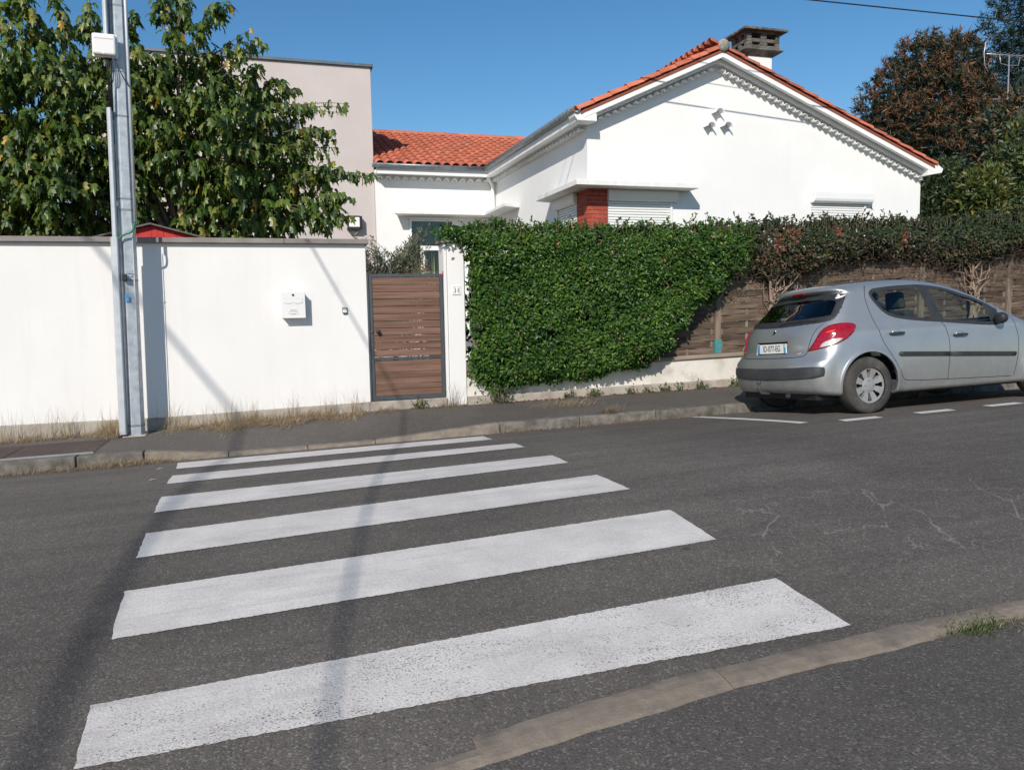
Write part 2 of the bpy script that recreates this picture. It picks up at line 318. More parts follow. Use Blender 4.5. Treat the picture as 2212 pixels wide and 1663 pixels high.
# steel chamber cover plates set in the far pavement
MT['rust'] = mat('rusty_steel', [(.075, .06, .056), (.11, .08, .072), (.15, .092, .075)], 6, .7, .3, 90, metal=.2, dirt=((.07, .06, .06), 3, .45, .7))
MT['steel'] = mat('galvanised_edge', [(.24, .25, .26), (.33, .34, .35)], 8, .55, .1, 60, metal=.5)
for k, (x0, x1) in enumerate(((-2.52, -1.70), (-3.36, -2.53))):
    x1e = x1 if k == 0 else x1
    t = thing('chamber_cover', ('rusty chequered steel cover plate beside the utility pole base', 'rusty chequered steel cover plate at the left picture edge')[k], 'cover plate', ((x0+x1)/2, 9.15, zpave((x0+x1)/2, 9.15)), 'chamber covers in the pavement')
    z = lambda x, y: zpave(x, y)+.006
    xs_, ys_ = frange(x0, x1e-.01, 6), frange(8.70, 9.62, 6); pl = MB().grid(xs_, ys_, z).build('plate', MT['rust'], t, fixn=False)
    lug = MB()
    for i in range(26):
        for j in range(28):
            cx = x0+.02+(x1-x0-.05)*i/25; cy = 8.72+.88*j/27; zz = z(cx, cy); s = .010; d = s if (i+j) % 2 else -s
            lug.add([(cx-.009, cy-d*.9, zz), (cx+.003, cy-d*.2-.004, zz+.005), (cx+.009, cy+d*.9, zz), (cx-.003, cy+d*.2+.004, zz+.005)], [(0, 1, 2), (0, 2, 3)])
    lug.build('tread', MT['rust'], t, kind='stuff', fixn=False)
    MB().hexa([(x0-.0, 8.655, zpave(x0, 8.66)+.0), (x1, 8.655, zpave(x1, 8.66)), (x1, 8.695, zpave(x1, 8.7)), (x0, 8.695, zpave(x0, 8.7)), (x0, 8.655, zpave(x0, 8.66)+.014), (x1, 8.655, zpave(x1, 8.66)+.014), (x1, 8.695, zpave(x1, 8.7)+.014), (x0, 8.695, zpave(x0, 8.7)+.014)]).build('edge_rail', MT['steel'], t)
# ================================================================== white street wall
YW = 10.15
def paint_low(x): return lin([-9, -2.9, -1.2, 1.26, 3], [.30, .408, .405, .462, .48], x)
w = thing('boundary_wall', 'long white rendered street wall with grey coping, left of the wooden gate', 'wall', (-3.5, 10.25, .2))
mb = MB(); mb.prism([(-9, paint_low(-9)), (-2.9, paint_low(-2.9)), (-1.2, paint_low(-1.2)), (1.262, paint_low(1.262)), (1.262, 2.475), (-9, 2.475)], 'y', YW, YW+.2); mb.build('rendered_face', MT['white'], w, bevel=.006)
mb = MB(); mb.prism([(-9, -.2), (1.262, .1), (1.262, paint_low(1.262)), (-1.2, paint_low(-1.2)), (-2.9, paint_low(-2.9)), (-9, paint_low(-9))], 'y', YW-.012, YW+.19); mb.build('plinth', MT['plinth'], w, bevel=.008)
xs = [-9, -7.2, -5.35, -3.5, -1.62, .27, 1.30]
for a, b in zip(xs, xs[1:]):
    MB().prism([(10.085, 2.477), (10.10, 2.477), (10.10, 2.47), (10.12, 2.47), (10.12, 2.478), (10.42, 2.478), (10.42, 2.535), (10.26, 2.552), (10.085, 2.532)], 'x', a+.003, b-.003).build('coping_slab', MT['coping'], w, bevel=.005)
# ------------------------------------------------------------------ letterbox
MT['boxwhite'] = mat('letterbox_enamel', [(.70, .69, .68), (.73, .72, .71)], 3, .4, spec=.4)
MT['dark'] = mat('dark_plastic', [(.018, .018, .02), (.03, .03, .033)], 8, .45)
MT['grey'] = mat('grey_print', [(.45, .45, .45), (.52, .52, .52)], 20, .6)
t = thing('letterbox', 'white metal letterbox with wavy slot flap mounted on the white wall', 'letterbox', (.345, 10.08, 1.55))
X0, X1, Z0, Z1, YF = .205, .482, 1.565, 1.877, 10.03
MB().box(X0, X1, YF, YW+.004, Z0, Z1).build('body', MT['boxwhite'], t, bevel=.012, bseg=3)
d = MB().box(X0-.006, X1+.006, YF-.012, YF-.001, Z0-.004, Z1+.004).build('door', MT['boxwhite'], t, bevel=.010, bseg=3)
cxm = (X0+X1)/2
fl = [(X0+.025, 1.80), (X1-.025, 1.80)]+[(X1-.025-(X1-X0-.05)*i/20, 1.752-.013*abs(math.sin(math.pi*i/10))) for i in range(21)]
MB().prism(fl, 'y', YF-.017, YF-.0125).build('flap', MT['boxwhite'], d, bevel=.0015)
MB().prism([(a, b+.0) for a, b in [(X0+.021, 1.8045), (X1-.021, 1.8045), (X1-.021, 1.80), (X0+.021, 1.80)]], 'y', YF-.0145, YF-.0125).build('slot_gap', MT['grey'], d)
wv = [(X1-.027-(X1-X0-.054)*i/20, 1.752-.013*abs(math.sin(math.pi*i/10))) for i in range(21)]
MB().prism(wv+[(a, b-.0035) for a, b in reversed(wv)], 'y', YF-.0142, YF-.0125).build('flap_edge', MT['grey'], d)
MB().lathe([(.0, -.012), (.009, -.012), (.012, -.010), (.013, 0), (.013, .004)], (cxm, YF-.013, 1.846), 'y', 20).build('lock', MT['dark'], d, smooth=True)
def framed(x0, x1, z0, z1, y, m, w=.003):
    mb = MB(); mb.box(x0, x1, y-.003, y, z1-w, z1); mb.box(x0, x1, y-.003, y, z0, z0+w); mb.box(x0, x0+w, y-.003, y, z0+w, z1-w); mb.box(x1-w, x1, y-.003, y, z0+w, z1-w); return mb
framed(cxm-.042, cxm+.042, 1.672, 1.722, YF-.0125, MT['grey'], .0018).build('picture_frame', MT['trim'], d)
MB().box(cxm-.042, cxm+.042, YF-.0145, YF-.0125, 1.652, 1.666).build('label_strip', MT['grey'], d)
framed(cxm-.057, cxm+.057, 1.612, 1.642, YF-.0125, MT['grey']).build('name_plate', MT['grey'], d)
MB().box(cxm-.026, cxm+.026, YF-.0165, YF-.0125, 1.609, 1.613).build('name_plate_notch', MT['dark'], d)
# ------------------------------------------------------------------ doorbell
t = thing('doorbell', 'small doorbell button with dark name strip beside the gate', 'doorbell', (.973, 10.14, 1.6))
MB().prism([(.945, 1.612), (.952, 1.604), (.962, 1.600), (.988, 1.600), (.998, 1.604), (1.004, 1.612), (1.004, 1.684), (.945, 1.684)], 'y', YW-.022, YW+.002).build('housing', MT['dark'], t, bevel=.002)
MB().box(.949, 1.0, YW-.030, YW-.0215, 1.617, 1.656).build('button', MT['boxwhite'], t, bevel=.003)
MB().box(.953, .996, YW-.0235, YW-.0221, 1.664, 1.677).build('name_strip', MT['grey'], t)
# ================================================================== gate
MT['steelpaint'] = mat('slate_grey_paint', [(.050, .060, .072), (.066, .077, .09)], 5, .5, spec=.4)
MT['gatewood'] = mat('gate_wood', [(.105, .056, .038), (.16, .088, .062), (.21, .125, .092)], 2.2, .7, .25, 40, stretch=(.6, 6, 14), rand=1, vary=.13)
t = thing('garden_gate', 'brown wooden slat gate in slate grey steel frame', 'gate', (1.78, 10.2, .46))
gx0, gx1, gz0, gz1 = 1.290, 2.258, .475, 2.104; gy0, gy1 = 10.175, 10.215
mb = MB(); mb.box(gx0, gx0+.042, gy0, gy1, gz0, gz1); mb.box(gx1-.042, gx1, gy0, gy1, gz0, gz1); mb.box(gx0+.042, gx1-.042, gy0, gy1, gz1-.04, gz1); mb.box(gx0+.042, gx1-.042, gy0, gy1, gz0, gz0+.045); mb.box(gx0+.042, gx1-.042, gy0-.002, gy1, .997, 1.030)
mb.build('gate_frame', MT['steelpaint'], t, bevel=.003)
mb = MB().box(gx0-.028, gx0-.004, 10.16, 10.22, .44, 2.11).build('gate_jamb', MT['steelpaint'], t, bevel=.003)
n = 11; zt, zb = gz1-.043, 1.034; p = (zt-zb)/n
for i in range(n): MB().box(gx0+.0435, gx1-.0435, gy0+.010+rnd.uniform(-.001, .002), gy1-.008, zb+i*p+.0025, zb+(i+1)*p-.003).build('slat', MT['gatewood'], t, bevel=.003)
n = 6; zt, zb = .996, gz0+.046; p = (zt-zb)/n
for i in range(n): MB().box(gx0+.0435, gx1-.0435, gy0+.012+rnd.uniform(-.001, .002), gy1-.008, zb+i*p+.0015, zb+(i+1)*p-.0015).build('slat', MT['gatewood'], t, bevel=.003)
kx, kz = gx0+.098, 1.365
MB().lathe([(0, -.062), (.02, -.060), (.028, -.05), (.027, -.038), (.012, -.028), (.010, -.008), (.024, -.005), (.025, .0)], (kx, gy0+.012, kz), 'y', 20).build('knob', MT['dark'], t, smooth=True)
MB().lathe([(0, -.012), (.014, -.012), (.02, -.008), (.021, 0)], (gx0+.022, gy0-.0, kz), 'y', 18).build('lock_rosette', MT['steelpaint'], t, smooth=True)
MT['red'] = mat('red_paint', [(.42, .02, .02), (.5, .03, .03)], 4, .5)
MB().box(gx1+.001, gx1+.013, gy0-.004, gy0+.012, 2.075, 2.135).build('hinge', MT['red'], t)
st_ = thing('gate_threshold', 'worn concrete doorstep under the wooden gate', 'doorstep', (1.77, 10.2, .33))
MB().prism([(1.263, .20), (2.272, .22), (2.272, .470), (1.9, .466), (1.263, .462)], 'y', 10.125, 10.43).build('step', MT['plinth'], st_, bevel=.012)
# ------------------------------------------------------------------ gate post with house number
t = thing('gate_post', 'white rendered gate post between wooden gate and clipped hedge', 'gate post', (2.41, 10.3, .36))
MB().box(2.318, 2.545, YW, YW+.3, .30, 2.50).build('pillar', MT['white'], t, bevel=.007)
MB().box(2.272, 2.312, YW+.006, YW+.3, .30, 2.50).build('jamb_strip', MT['white'], t, bevel=.004)
MB().box(2.24, 2.58, YW-.03, YW+.33, 2.502, 2.55).build('cap', MT['coping'], t, bevel=.006)
def text_mesh(body, size, mat_, name, parent, origin, xdir, zdir, ext=.0012, align='CENTER'):
    cu = bpy.data.curves.new('txt', 'FONT'); cu.body = body; cu.size = size; cu.extrude = ext/2; cu.align_x = align; cu.align_y = 'CENTER'
    to = bpy.data.objects.new('txt', cu); COL.objects.link(to); dg = bpy.context.evaluated_depsgraph_get()
    me = bpy.data.meshes.new_from_object(to.evaluated_get(dg)); bpy.data.objects.remove(to); bpy.data.curves.remove(cu)
    me.name = name; me.materials.clear(); me.materials.append(mat_)
    X = Vector(xdir).normalized(); Z = Vector(zdir).normalized(); Y = X.cross(Z)   # text plane x,z ; normal = -Y side
    me.transform(Matrix(((X.x, Z.x, Y.x, 0), (X.y, Z.y, Y.y, 0), (X.z, Z.z, Y.z, 0), (0, 0, 0, 1)))); me.update()
    o = link(bpy.data.objects.new(name, me), parent); o.location = Vector(origin)-base_of(parent); return o
MT['navy'] = mat('navy_enamel', [(.012, .01, .05), (.018, .014, .06)], 5, .35)
MT['enamel'] = mat('white_enamel', [(.80, .78, .78), (.83, .82, .81)], 5, .3)
t = thing('house_number', 'white enamel house number plate reading 34 on the gate post', 'number plate', (2.433, 10.15, 1.88))
MB().box(2.374, 2.492, YW-.010, YW+.001, 1.825, 1.942).build('plate', MT['enamel'], t, bevel=.002)
def serif(pts, name, y):
    mb = MB()
    for pl in pts:
        for (a, b, wa), (c, d_, wb) in zip(pl, pl[1:]):
            v = Vector((c-a, d_-b)); L = max(v.length, 1e-6); nx, nz = -v.y/L, v.x/L
            mb.prism([(a+nx*wa, b+nz*wa), (c+nx*wb, d_+nz*wb), (c-nx*wb, d_-nz*wb), (a-nx*wa, b-nz*wa)], 'y', y-.0012, y)
    return mb
sz = .066; ox, oz = 2.387, 1.852
def three(ox):
    P = []
    for i in range(15): a = math.radians(155-i*215/14); P.append((ox+.018+.0135*math.cos(a), oz+.049+.0145*math.sin(a), .0016+.0032*max(0, math.cos(a))))
    Q = []
    for i in range(17): a = math.radians(80-i*265/16); Q.append((ox+.017+.0165*math.cos(a), oz+.0185+.0185*math.sin(a), .0016+.0036*max(0, math.cos(a))))
    return [P, Q, [(ox+.001, oz+.013, .0045), (ox+.006, oz+.013, .0045)]]
def four(ox): return [[(ox+.026, oz+.064, .002), (ox, oz+.019, .0018), (ox+.038, oz+.019, .0018)], [(ox+.0255, oz+.064, .0038), (ox+.0255, oz+.001, .0038)], [(ox+.015, oz+.0015, .0016), (ox+.036, oz+.0015, .0016)]]
serif(three(ox), 'digit', YW-.0102).build('digit', MT['navy'], t, fixn=True); serif(four(ox+.054), 'digit', YW-.0102).build('digit', MT['navy'], t)
r4 = random.Random(4)
for zc in (1.934, 1.833):
    mb = MB()
    for k in range(14):
        if k == 7: continue
        xx_ = 2.381+k*.0078; mb.box(xx_, xx_+.0045, YW-.0112, YW-.0101, zc-.002-r4.random()*.002, zc+.001+r4.random()*.003)
    mb.build('border_ornament', MT['navy'], t, kind='stuff')
# ================================================================== utility pole
MT['galv'] = mat('galvanised_steel', [(.36, .40, .44), (.46, .50, .54), (.55, .59, .62)], 12, .5, .15, 60, metal=.35, spec=.5, dirt=((.28, .31, .34), 5, .5, .8))
MT['galv2'] = mat('galvanised_cover', [(.42, .45, .48), (.52, .55, .58)], 7, .55, .1, 40, metal=.25, spec=.4)
MT['black'] = mat('black_rubber', [(.012, .012, .013), (.022, .022, .024)], 20, .5)
MT['green'] = mat('green_sheath', [(.01, .14, .07), (.015, .19, .10)], 10, .45)
MT['blue'] = mat('blue_sticker', [(.06, .30, .62), (.10, .38, .70)], 30, .5)
t = thing('utility_pole', 'galvanised steel utility pole with white box and cable covers', 'utility pole', (-1.475, 9.83, .255))
PH = 6.9
mb = MB(); nb = 6; vs = []
for z, r in ((0, .097), (PH, .072)):
    for k in range(nb): a = math.radians(-108+60*k); vs.append((r*math.cos(a), r*math.sin(a), z))
mb.add(vs, [(k, (k+1) % nb, (k+1) % nb+nb, k+nb) for k in range(nb)]+[tuple(range(nb, 2*nb))])
def loc_build(mb, name, m, **k):
    B = BASE[t.name]; mb.v = [(x+B.x, y+B.y, z+B.z) for x, y, z in mb.v]; return mb.build(name, m, t, **k)
loc_build(mb, 'shaft', MT['galv'], bevel=.004)
loc_build(MB().box(-.13, .12, -.12, .13, -.08, .015), 'footing', MT['plinth'], bevel=.02)
def chan(x0, x1, y0, y1, z0, z1): 
    return MB().prism([(x0, y1), (x0, y0+.022), (x0+.022, y0), (x1-.012, y0), (x1, y0+.012), (x1, y1)], 'z', z0, z1)
loc_build(chan(-.155, -.075, -.150, -.05, .03, 2.24), 'cable_cover', MT['galv2'], bevel=.003)
loc_build(chan(-.138, -.085, -.135, -.05, 2.24, 3.64), 'cable_cover', MT['galv2'], bevel=.003)
loc_build(chan(-.135, -.085, -.13, -.05, 4.36, PH-.6), 'cable_cover', MT['galv2'], bevel=.003)
loc_build(MB().tube([(.098, -.075, 2.39), (.088, -.07, PH-.5)], .017, 12), 'conduit', MT['galv2'], smooth=True)
loc_build(MB().tube([(.070, -.085, .3), (.062, -.08, 2.4)], .0045, 6), 'conduit', MT['galv2'], smooth=True)
for z, w_ in ((.12, .012), (1.77, .010), (2.55, .010), (2.67, .009), (3.57, .009), (4.05, .008), (4.75, .008)):
    r = .097-.025*z/PH+.003; vs = []
    for zz in (z-w_, z+w_):
        for k in range(nb): a = math.radians(-108+60*k); vs.append((r*math.cos(a), r*math.sin(a), zz))
    loc_build(MB().add(vs, [(k, (k+1) % nb, (k+1) % nb+nb, k+nb) for k in range(nb)]), 'clamp_band', MT['steel'])
def arc(p0, p1, p2, n=14): return [tuple((Vector(p0)*(1-i/n)**2+Vector(p1)*2*(1-i/n)*(i/n)+Vector(p2)*(i/n)**2)) for i in range(n+1)]
loc_build(MB().tube(arc((.094, -.085, 2.42), (.09, -.14, 2.30), (.03, -.135, 2.285))[:-1]+arc((.03, -.135, 2.285), (-.05, -.13, 2.265), (-.085, -.12, 2.19)), .011, 8), 'green_conduit', MT['green'], smooth=True)
bx = loc_build(MB().box(-.235, .0, -.215, -.125, 4.17, 4.395), 'junction_box', MT['boxwhite'], bevel=.025, bseg=4)
B_ = BASE[t.name]
MB().box(B_.x-.245, B_.x+.008, B_.y-.150, B_.y-.128, B_.z+4.160, B_.z+4.405).build('box_back', MT['trim'], bx, bevel=.01)
MB().box(B_.x-.215, B_.x-.03, B_.y-.2175, B_.y-.2145, B_.z+4.335, B_.z+4.342).build('lid_groove', MT['grey'], bx)
MB().lathe([(0, -.008), (.008, -.007), (.009, 0)], (B_.x-.12, B_.y-.215, B_.z+4.183), 'y', 12).build('lid_screw', MT['trim'], bx)
for k in range(4):
    x0 = -.12+.02*k
    loc_build(MB().tube(arc((x0, -.14, 4.17), (x0+.03, -.17, 3.98-.02*k), (-.105+.012*k, -.125, 3.9), 10)+[(-.11+.01*k, -.12, 3.6)], .0055, 6), 'black_cable', MT['black'], smooth=True)
loc_build(MB().tube(arc((-.03, -.14, 4.17), (.02, -.18, 4.0), (.10, -.10, 3.88)), .005, 6), 'black_cable', MT['black'], smooth=True)
loc_build(MB().tube([(-.075, -.1, 3.62), (-.07, -.1, 4.9), (-.07, -.1, PH-.6)], .007, 6), 'black_cable', MT['black'], smooth=True)
loc_build(MB().box(-.052, -.005, -.155, -.098, 1.765, 1.835), 'clamp_box', MT['dark'], bevel=.004)
loc_build(MB().box(-.037, .004, -.1075, -.1035, 1.535, 1.60), 'sticker', MT['blue'])
loc_build(MB().tube([(.0, -.12, 1.84), (.085, -.07, 1.835)], .005, 6), 'clamp_bolt', MT['steel'])
t.rotation_euler = (0, math.radians(1.05), 0)
# overhead cables (their shadows cross the road, the wall and the gable)
def cable(pts, r, label, sag=.0, n=40):
    a, b = Vector(pts[0]), Vector(pts[-1]); P = []
    for i in range(n+1): s = i/n; p = a.lerp(b, s); p.z -= 4*sag*s*(1-s); P.append(p)
    o = MB().tube(P, r, 8).build('overhead_cable', MT['black'], smooth=True); return tag(o, label, 'cable', 'overhead cables')
cable([(-7.29+.085*12, 12, 9.0), (-7.29-.085*18, -18, 9.0)], .027, 'thick black cable crossing high above the street beyond the left edge')
cable([(-1.36, 9.83, 6.05), (-3.41-.232*16, -16, 6.0)], .013, 'black cable running from the steel pole across the street')
dx = (13.73-9.196); slope = ((11.531-11.852)/dx, (6.772-6.85)/dx)
def wp(X, dz=0): return (X, 11.852+slope[0]*(X-9.196), 6.85+slope[1]*(X-9.196)+dz)
def wire(dz, r, label):
    P = [Vector((-1.36, 9.83, 6.5+dz*.6))]+[Vector(wp(x_, dz)) for x_ in frange(5.6, 40, 10)]  # unseen first span, bent in mid-air to keep its shadow off the taupe house
    tag(MB().tube(P, r, 8).build('overhead_cable', MT['black'], smooth=True), label, 'cable', 'overhead cables')
wire(0, .012, 'thin black cable across the sky above the tiled house gable')
wire(.47, .007, 'thinner upper black wire strung above the tiled gable')
# ================================================================== low wall and woven fence
FX0, FX1 = 2.548, 15.5
def lw_top(x): return lin([2.5, 5.9, 12.4, 16], [.72, .845, .99, 1.06], x)
t = thing('low_wall', 'low cream rendered wall with concrete ledge below the wooden fence', 'low wall', (6, 10.25, .4))
def sloped(x0, x1, y0, y1, f0, f1, seg=8):
    vs = []; fs = []
    for i in range(seg+1):
        x = x0+(x1-x0)*i/seg
        vs += [(x, y0, f0(x)), (x, y1, f0(x)), (x, y1, f1(x)), (x, y0, f1(x))]
    for i in range(seg):
        for k in range(4): fs.append((i*4+k, i*4+(k+1) % 4, i*4+4+(k+1) % 4, i*4+4+k))
    fs += [(0, 1, 2, 3), (seg*4+3, seg*4+2, seg*4+1, seg*4)]; return MB().add(vs, fs)
sloped(FX0, FX1, 10.17, 10.40, lambda x: wall_base(x)-.15, lw_top).build('rendered_face', MT['lowwall'], t, bevel=.006)
sloped(FX0, FX1, 10.085, 10.165, lambda x: wall_base(x)-.15, lambda x: wall_base(x)+.105).build('footing', MT['plinth'], t, bevel=.012)
sloped(FX0+.02, FX1, 10.135, 10.42, lambda x: lw_top(x)+.002, lambda x: lw_top(x)+.055).build('ledge', mat('ledge_timber', [(.23, .18, .14), (.33, .27, .21)], 3, .85, .3, 60, stretch=(.5, 4, 6)), t, bevel=.006)
MT['fencewood'] = mat('weathered_fence_wood', [(.058, .040, .028), (.102, .072, .052), (.165, .124, .095)], 3, .85, .4, 35, stretch=(.8, 5, 10), rand=1, vary=.32, dirt=((.25, .20, .15), 2.5, .58, .85))
MT['postwood'] = mat('weathered_post_wood', [(.12, .085, .062), (.19, .145, .11), (.25, .205, .165)], 3, .85, .4, 35, stretch=(6, 6, .7), rand=1, vary=.12)
MT['teal'] = mat('teal_post_bracket', [(.03, .20, .22), (.05, .27, .29)], 12, .6, dirt=((.2, .2, .17), 20, .5, .7))
t = thing('woven_fence', 'weathered brown woven slat fence behind the silver car', 'fence', (8.5, 10.3, .9))
posts = [2.72, 4.6, 6.44, 8.33, 10.23, 12.10, 13.95, 15.4]
for i, xp in enumerate(posts):
    b = lw_top(xp)+.06; h = b+1.62
    MB().box(xp-.045, xp+.045, 10.215, 10.305, b, h).build('post', MT['postwood'], t, bevel=.006)
    MB().box(xp-.052, xp+.052, 10.207, 10.313, b-.002, b+.20).build('post_bracket', MT['teal'], t, bevel=.003)
NS = 16
for a, b in zip(posts, posts[1:]):
    x0, x1 = a+.055, b-.055; zb = lw_top((a+b)/2)+.052; zs = (lw_top(b)-lw_top(a))/(b-a)
    ribs = [x0+.03+(x1-x0-.06)*k/4 for k in range(5)]
    for k, xr in enumerate(ribs):
        MB().box(xr-.022, xr+.022, 10.254, 10.266, zb, zb+1.50).build('upright_batten', MT['postwood'], t, bevel=.002)
    for s_ in range(NS):
        ph = 1 if s_ % 2 else -1; vs = []; seg = 16; z0 = zb+.006+s_*.0925; hh = .0935+rnd.uniform(-.002, .002); tl = rnd.uniform(-.004, .004)
        for i in range(seg+1):
            u = i/seg; x = x0+(x1-x0)*u; yy = 10.260+ph*.011*math.cos(4*math.pi*u)+rnd.uniform(-.0008, .0008); th = .0055
            zz = z0+zs*(x-(a+b)/2)+tl*(u-.5)
            vs += [(x, yy-th, zz), (x, yy+th, zz), (x, yy+th, zz+hh), (x, yy-th, zz+hh)]
        fs = [(i*4+k, i*4+(k+1) % 4, i*4+4+(k+1) % 4, i*4+4+k) for i in range(seg) for k in range(4)]+[(0, 1, 2, 3), (seg*4+3, seg*4+2, seg*4+1, seg*4)]
        MB().add(vs, fs).build('slat', MT['fencewood'], t)
# ================================================================== taupe modern building
MT['taupe'] = mat('taupe_render', [(.50, .445, .425), (.545, .49, .47)], 1.1, .85, .25, 130)
MT['zinc'] = mat('dark_zinc', [(.10, .125, .15), (.14, .165, .19)], 5, .5, metal=.4)
MT['gutterzinc'] = mat('zinc_gutter', [(.20, .23, .26), (.29, .32, .35)], 4, .45, metal=.5, stretch=(3, 3, 1), dirt=((.13, .14, .15), 6, .55, .75))
MT['glass'] = None
def glassmat(name, tint, ior=1.5):
    m, nt, b = newmat(name); nt.nodes.remove(b)
    tr = nd(nt, 'BsdfTransparent', {'Color': (*tint, 1)}); gl = nd(nt, 'BsdfGlossy', {'Roughness': .015, 'Color': (1, 1, 1, 1)}); fr = nd(nt, 'Fresnel', {'IOR': ior})
    mx = nd(nt, 'MixShader', {0: fr.outputs[0]}); nt.links.new(tr.outputs[0], mx.inputs[1]); nt.links.new(gl.outputs[0], mx.inputs[2]); nt.links.new(mx.outputs[0], nt.nodes['Material Output'].inputs[0]); return m
MT['glass'] = glassmat('window_glass', (.55, .62, .60)); MT['room'] = mat('dark_room', [(.03, .03, .032), (.05, .05, .05)], 1, .9)
t = thing('flat_roof_house', 'taupe rendered flat-roofed house behind the leafy tree', 'house', (-2, 20.0, .3))
TX0, TX1, TY0, TY1, TZ = -3.4, 2.765, 20.0, 28.0, 7.62
MB().box(TX0, TX1, TY0, TY1, 0, TZ).build('wall', MT['taupe'], t, bevel=.01)
mb = MB(); mb.box(TX0-.06, TX1+.06, TY0-.06, TY0+.25, TZ+.001, TZ+.07); mb.box(TX1-.25, TX1+.06, TY0+.25, TY1+.06, TZ+.001, TZ+.07); mb.build('parapet_capping', MT['zinc'], t, bevel=.006)
def shutter_window(parent, x0, x1, z0, z1, Y, drop, m_frame, m_slat, pitch=.044, sill=True):
    wn = MB(); f = .05
    wn.box(x0, x0+f, Y-.012, Y+.05, z0, z1); wn.box(x1-f, x1, Y-.012, Y+.05, z0, z1); wn.box(x0+f, x1-f, Y-.012, Y+.05, z1-f, z1); wn.box(x0+f, x1-f, Y-.012, Y+.05, z0, z0+f)
    o = wn.build('window', m_frame, parent, bevel=.004)
    MB().box(x0+f, x1-f, Y+.0, Y+.006, z0+f, z1-f).build('pane', MT['glass'], o)
    MB().box(x0+f, x1-f, Y+.03, Y+.034, z0+f, z1-f).build('dark_interior', MT['room'], o)
    z = z1-f; k = 0
    while z-pitch > drop and k < 60:
        MB().prism([(Y-.004, z-pitch+.003), (Y-.012, z-pitch*.75), (Y-.012, z-pitch*.25), (Y-.004, z-.001)], 'x', x0+f+.001, x1-f-.001).build('shutter_slat', m_slat, o, fixn=True); z -= pitch; k += 1
    if sill: MB().box(x0-.06, x1+.06, Y-.10, Y+.02, z0-.06, z0-.003).build('sill', MT['trim'], o, bevel=.006)
    return o
MT['bluegrey'] = mat('blue_grey_shutter', [(.10, .13, .16), (.14, .17, .20)], 6, .5)
shutter_window(t, -0.25, 0.993, 5.572, 6.29, TY0-.03, 5.821, MT['bluegrey'], MT['bluegrey'], .05)
# wall lantern on the taupe house
MT['lampglass'] = mat('frosted_lamp_glass', [(.82, .81, .78), (.86, .85, .82)], 4, .4)
l = thing('wall_lantern', 'square white wall lantern with dark frame on the taupe house', 'lantern', (2.22, 19.9, 3.65))
MB().box(2.10, 2.35, 19.82, 19.96, 3.735, 3.98).build('diffuser', MT['lampglass'], l, bevel=.008)
mb = MB(); mb.box(2.351, 2.41, 19.80, 19.998, 3.70, 4.0); mb.box(2.05, 2.35, 19.80, 19.998, 3.67, 3.732); mb.box(2.05, 2.35, 19.802, 19.998, 3.982, 4.006); mb.box(2.08, 2.34, 19.962, 19.998, 3.733, 3.981); mb.build('frame', MT['dark'], l, bevel=.004)
# ================================================================== tiled white house
def tile_mesh(name, r0, r1, L, m, n=8, th=.013, lip=True):
    vs = []; 
    for (y, r) in ((0, r0), (L, r1)):
        for rr in (r, r-th):
            for k in range(n+1): a = math.pi*k/n; vs.append((-rr*math.cos(a), y, rr*math.sin(a)*.92))
    q = n+1; fs = []
    for k in range(n):
        fs += [(k, k+1, 2*q+k+1, 2*q+k), (q+k+1, q+k, 3*q+k, 3*q+k+1), (k+1, k, q+k, q+k+1), (2*q+k, 2*q+k+1, 3*q+k+1, 3*q+k)]
    fs += [(0, 2*q, 3*q, q), (q-1, 2*q-1, 4*q-1, 3*q-1)]
    me = bpy.data.meshes.new(name); me.from_pydata(vs, [], fs); me.materials.append(m); me.polygons.foreach_set('use_smooth', [True]*len(me.polygons)); me.update()
    me.set_sharp_from_angle(angle=math.radians(40)); return me
MT['tile'] = mat('clay_tile', [(.40, .105, .055), (.50, .150, .085), (.56, .19, .115)], 3.5, .8, .3, 50, rand=1, vary=.13, dirt=((.30, .12, .08), 6, .6, .85))
MT['tile_old'] = mat('lichen_clay_tile', [(.34, .085, .05), (.46, .12, .07)], 5, .9, .4, 50, rand=1, vary=.12, dirt=((.23, .18, .14), 9, .45, .7))
MT['mortar'] = mat('grey_mortar', [(.22, .20, .17), (.36, .33, .29)], 12, .95, .6, 40, dirt=((.1, .1, .09), 25, .5, .7))
MT['deck'] = mat('roof_underlay', [(.22, .07, .045), (.28, .09, .06)], 5, .9)
TILE = tile_mesh('tile', .10, .085, .42, MT['tile']); TILE2 = tile_mesh('tile', .10, .085, .42, MT['tile_old'])
RIDGE = tile_mesh('ridge_tile', .125, .11, .44, MT['tile'])
def bake(me, mats):   # many copies of a mesh joined into one
    V = np.array([v.co[:] for v in me.vertices]); F = [tuple(p.vertices) for p in me.polygons]; mb = MB()
    for M_ in mats:
        A = np.array(M_); vv = V@A[:3, :3].T+A[:3, 3]; mb.add(vv.tolist(), F)
    return mb
def frame(org, ux, uy):   # matrix with x=ux, y=uy, z=ux×uy
    X = Vector(ux).normalized(); Y = Vector(uy).normalized(); Z = X.cross(Y).normalized(); o = Vector(org)
    return Matrix(((X.x, Y.x, Z.x, o.x), (X.y, Y.y, Z.y, o.y), (X.z, Y.z, Z.z, o.z), (0, 0, 0, 1)))
H = thing('tiled_house', 'white house with orange tiled gable roof and brick window pier', 'house', (9, 16, .4))
HX0, HX1, HY0, HY1 = 5.88, 13.68, 13.8, 24.0
RX, RZ = 8.56, 6.48; LX, LZ = 5.62, 5.17; QX, QZ = 13.72, 4.50     # deck line: ridge, left eave, right eave
VY = 13.46                                                         # verge plane
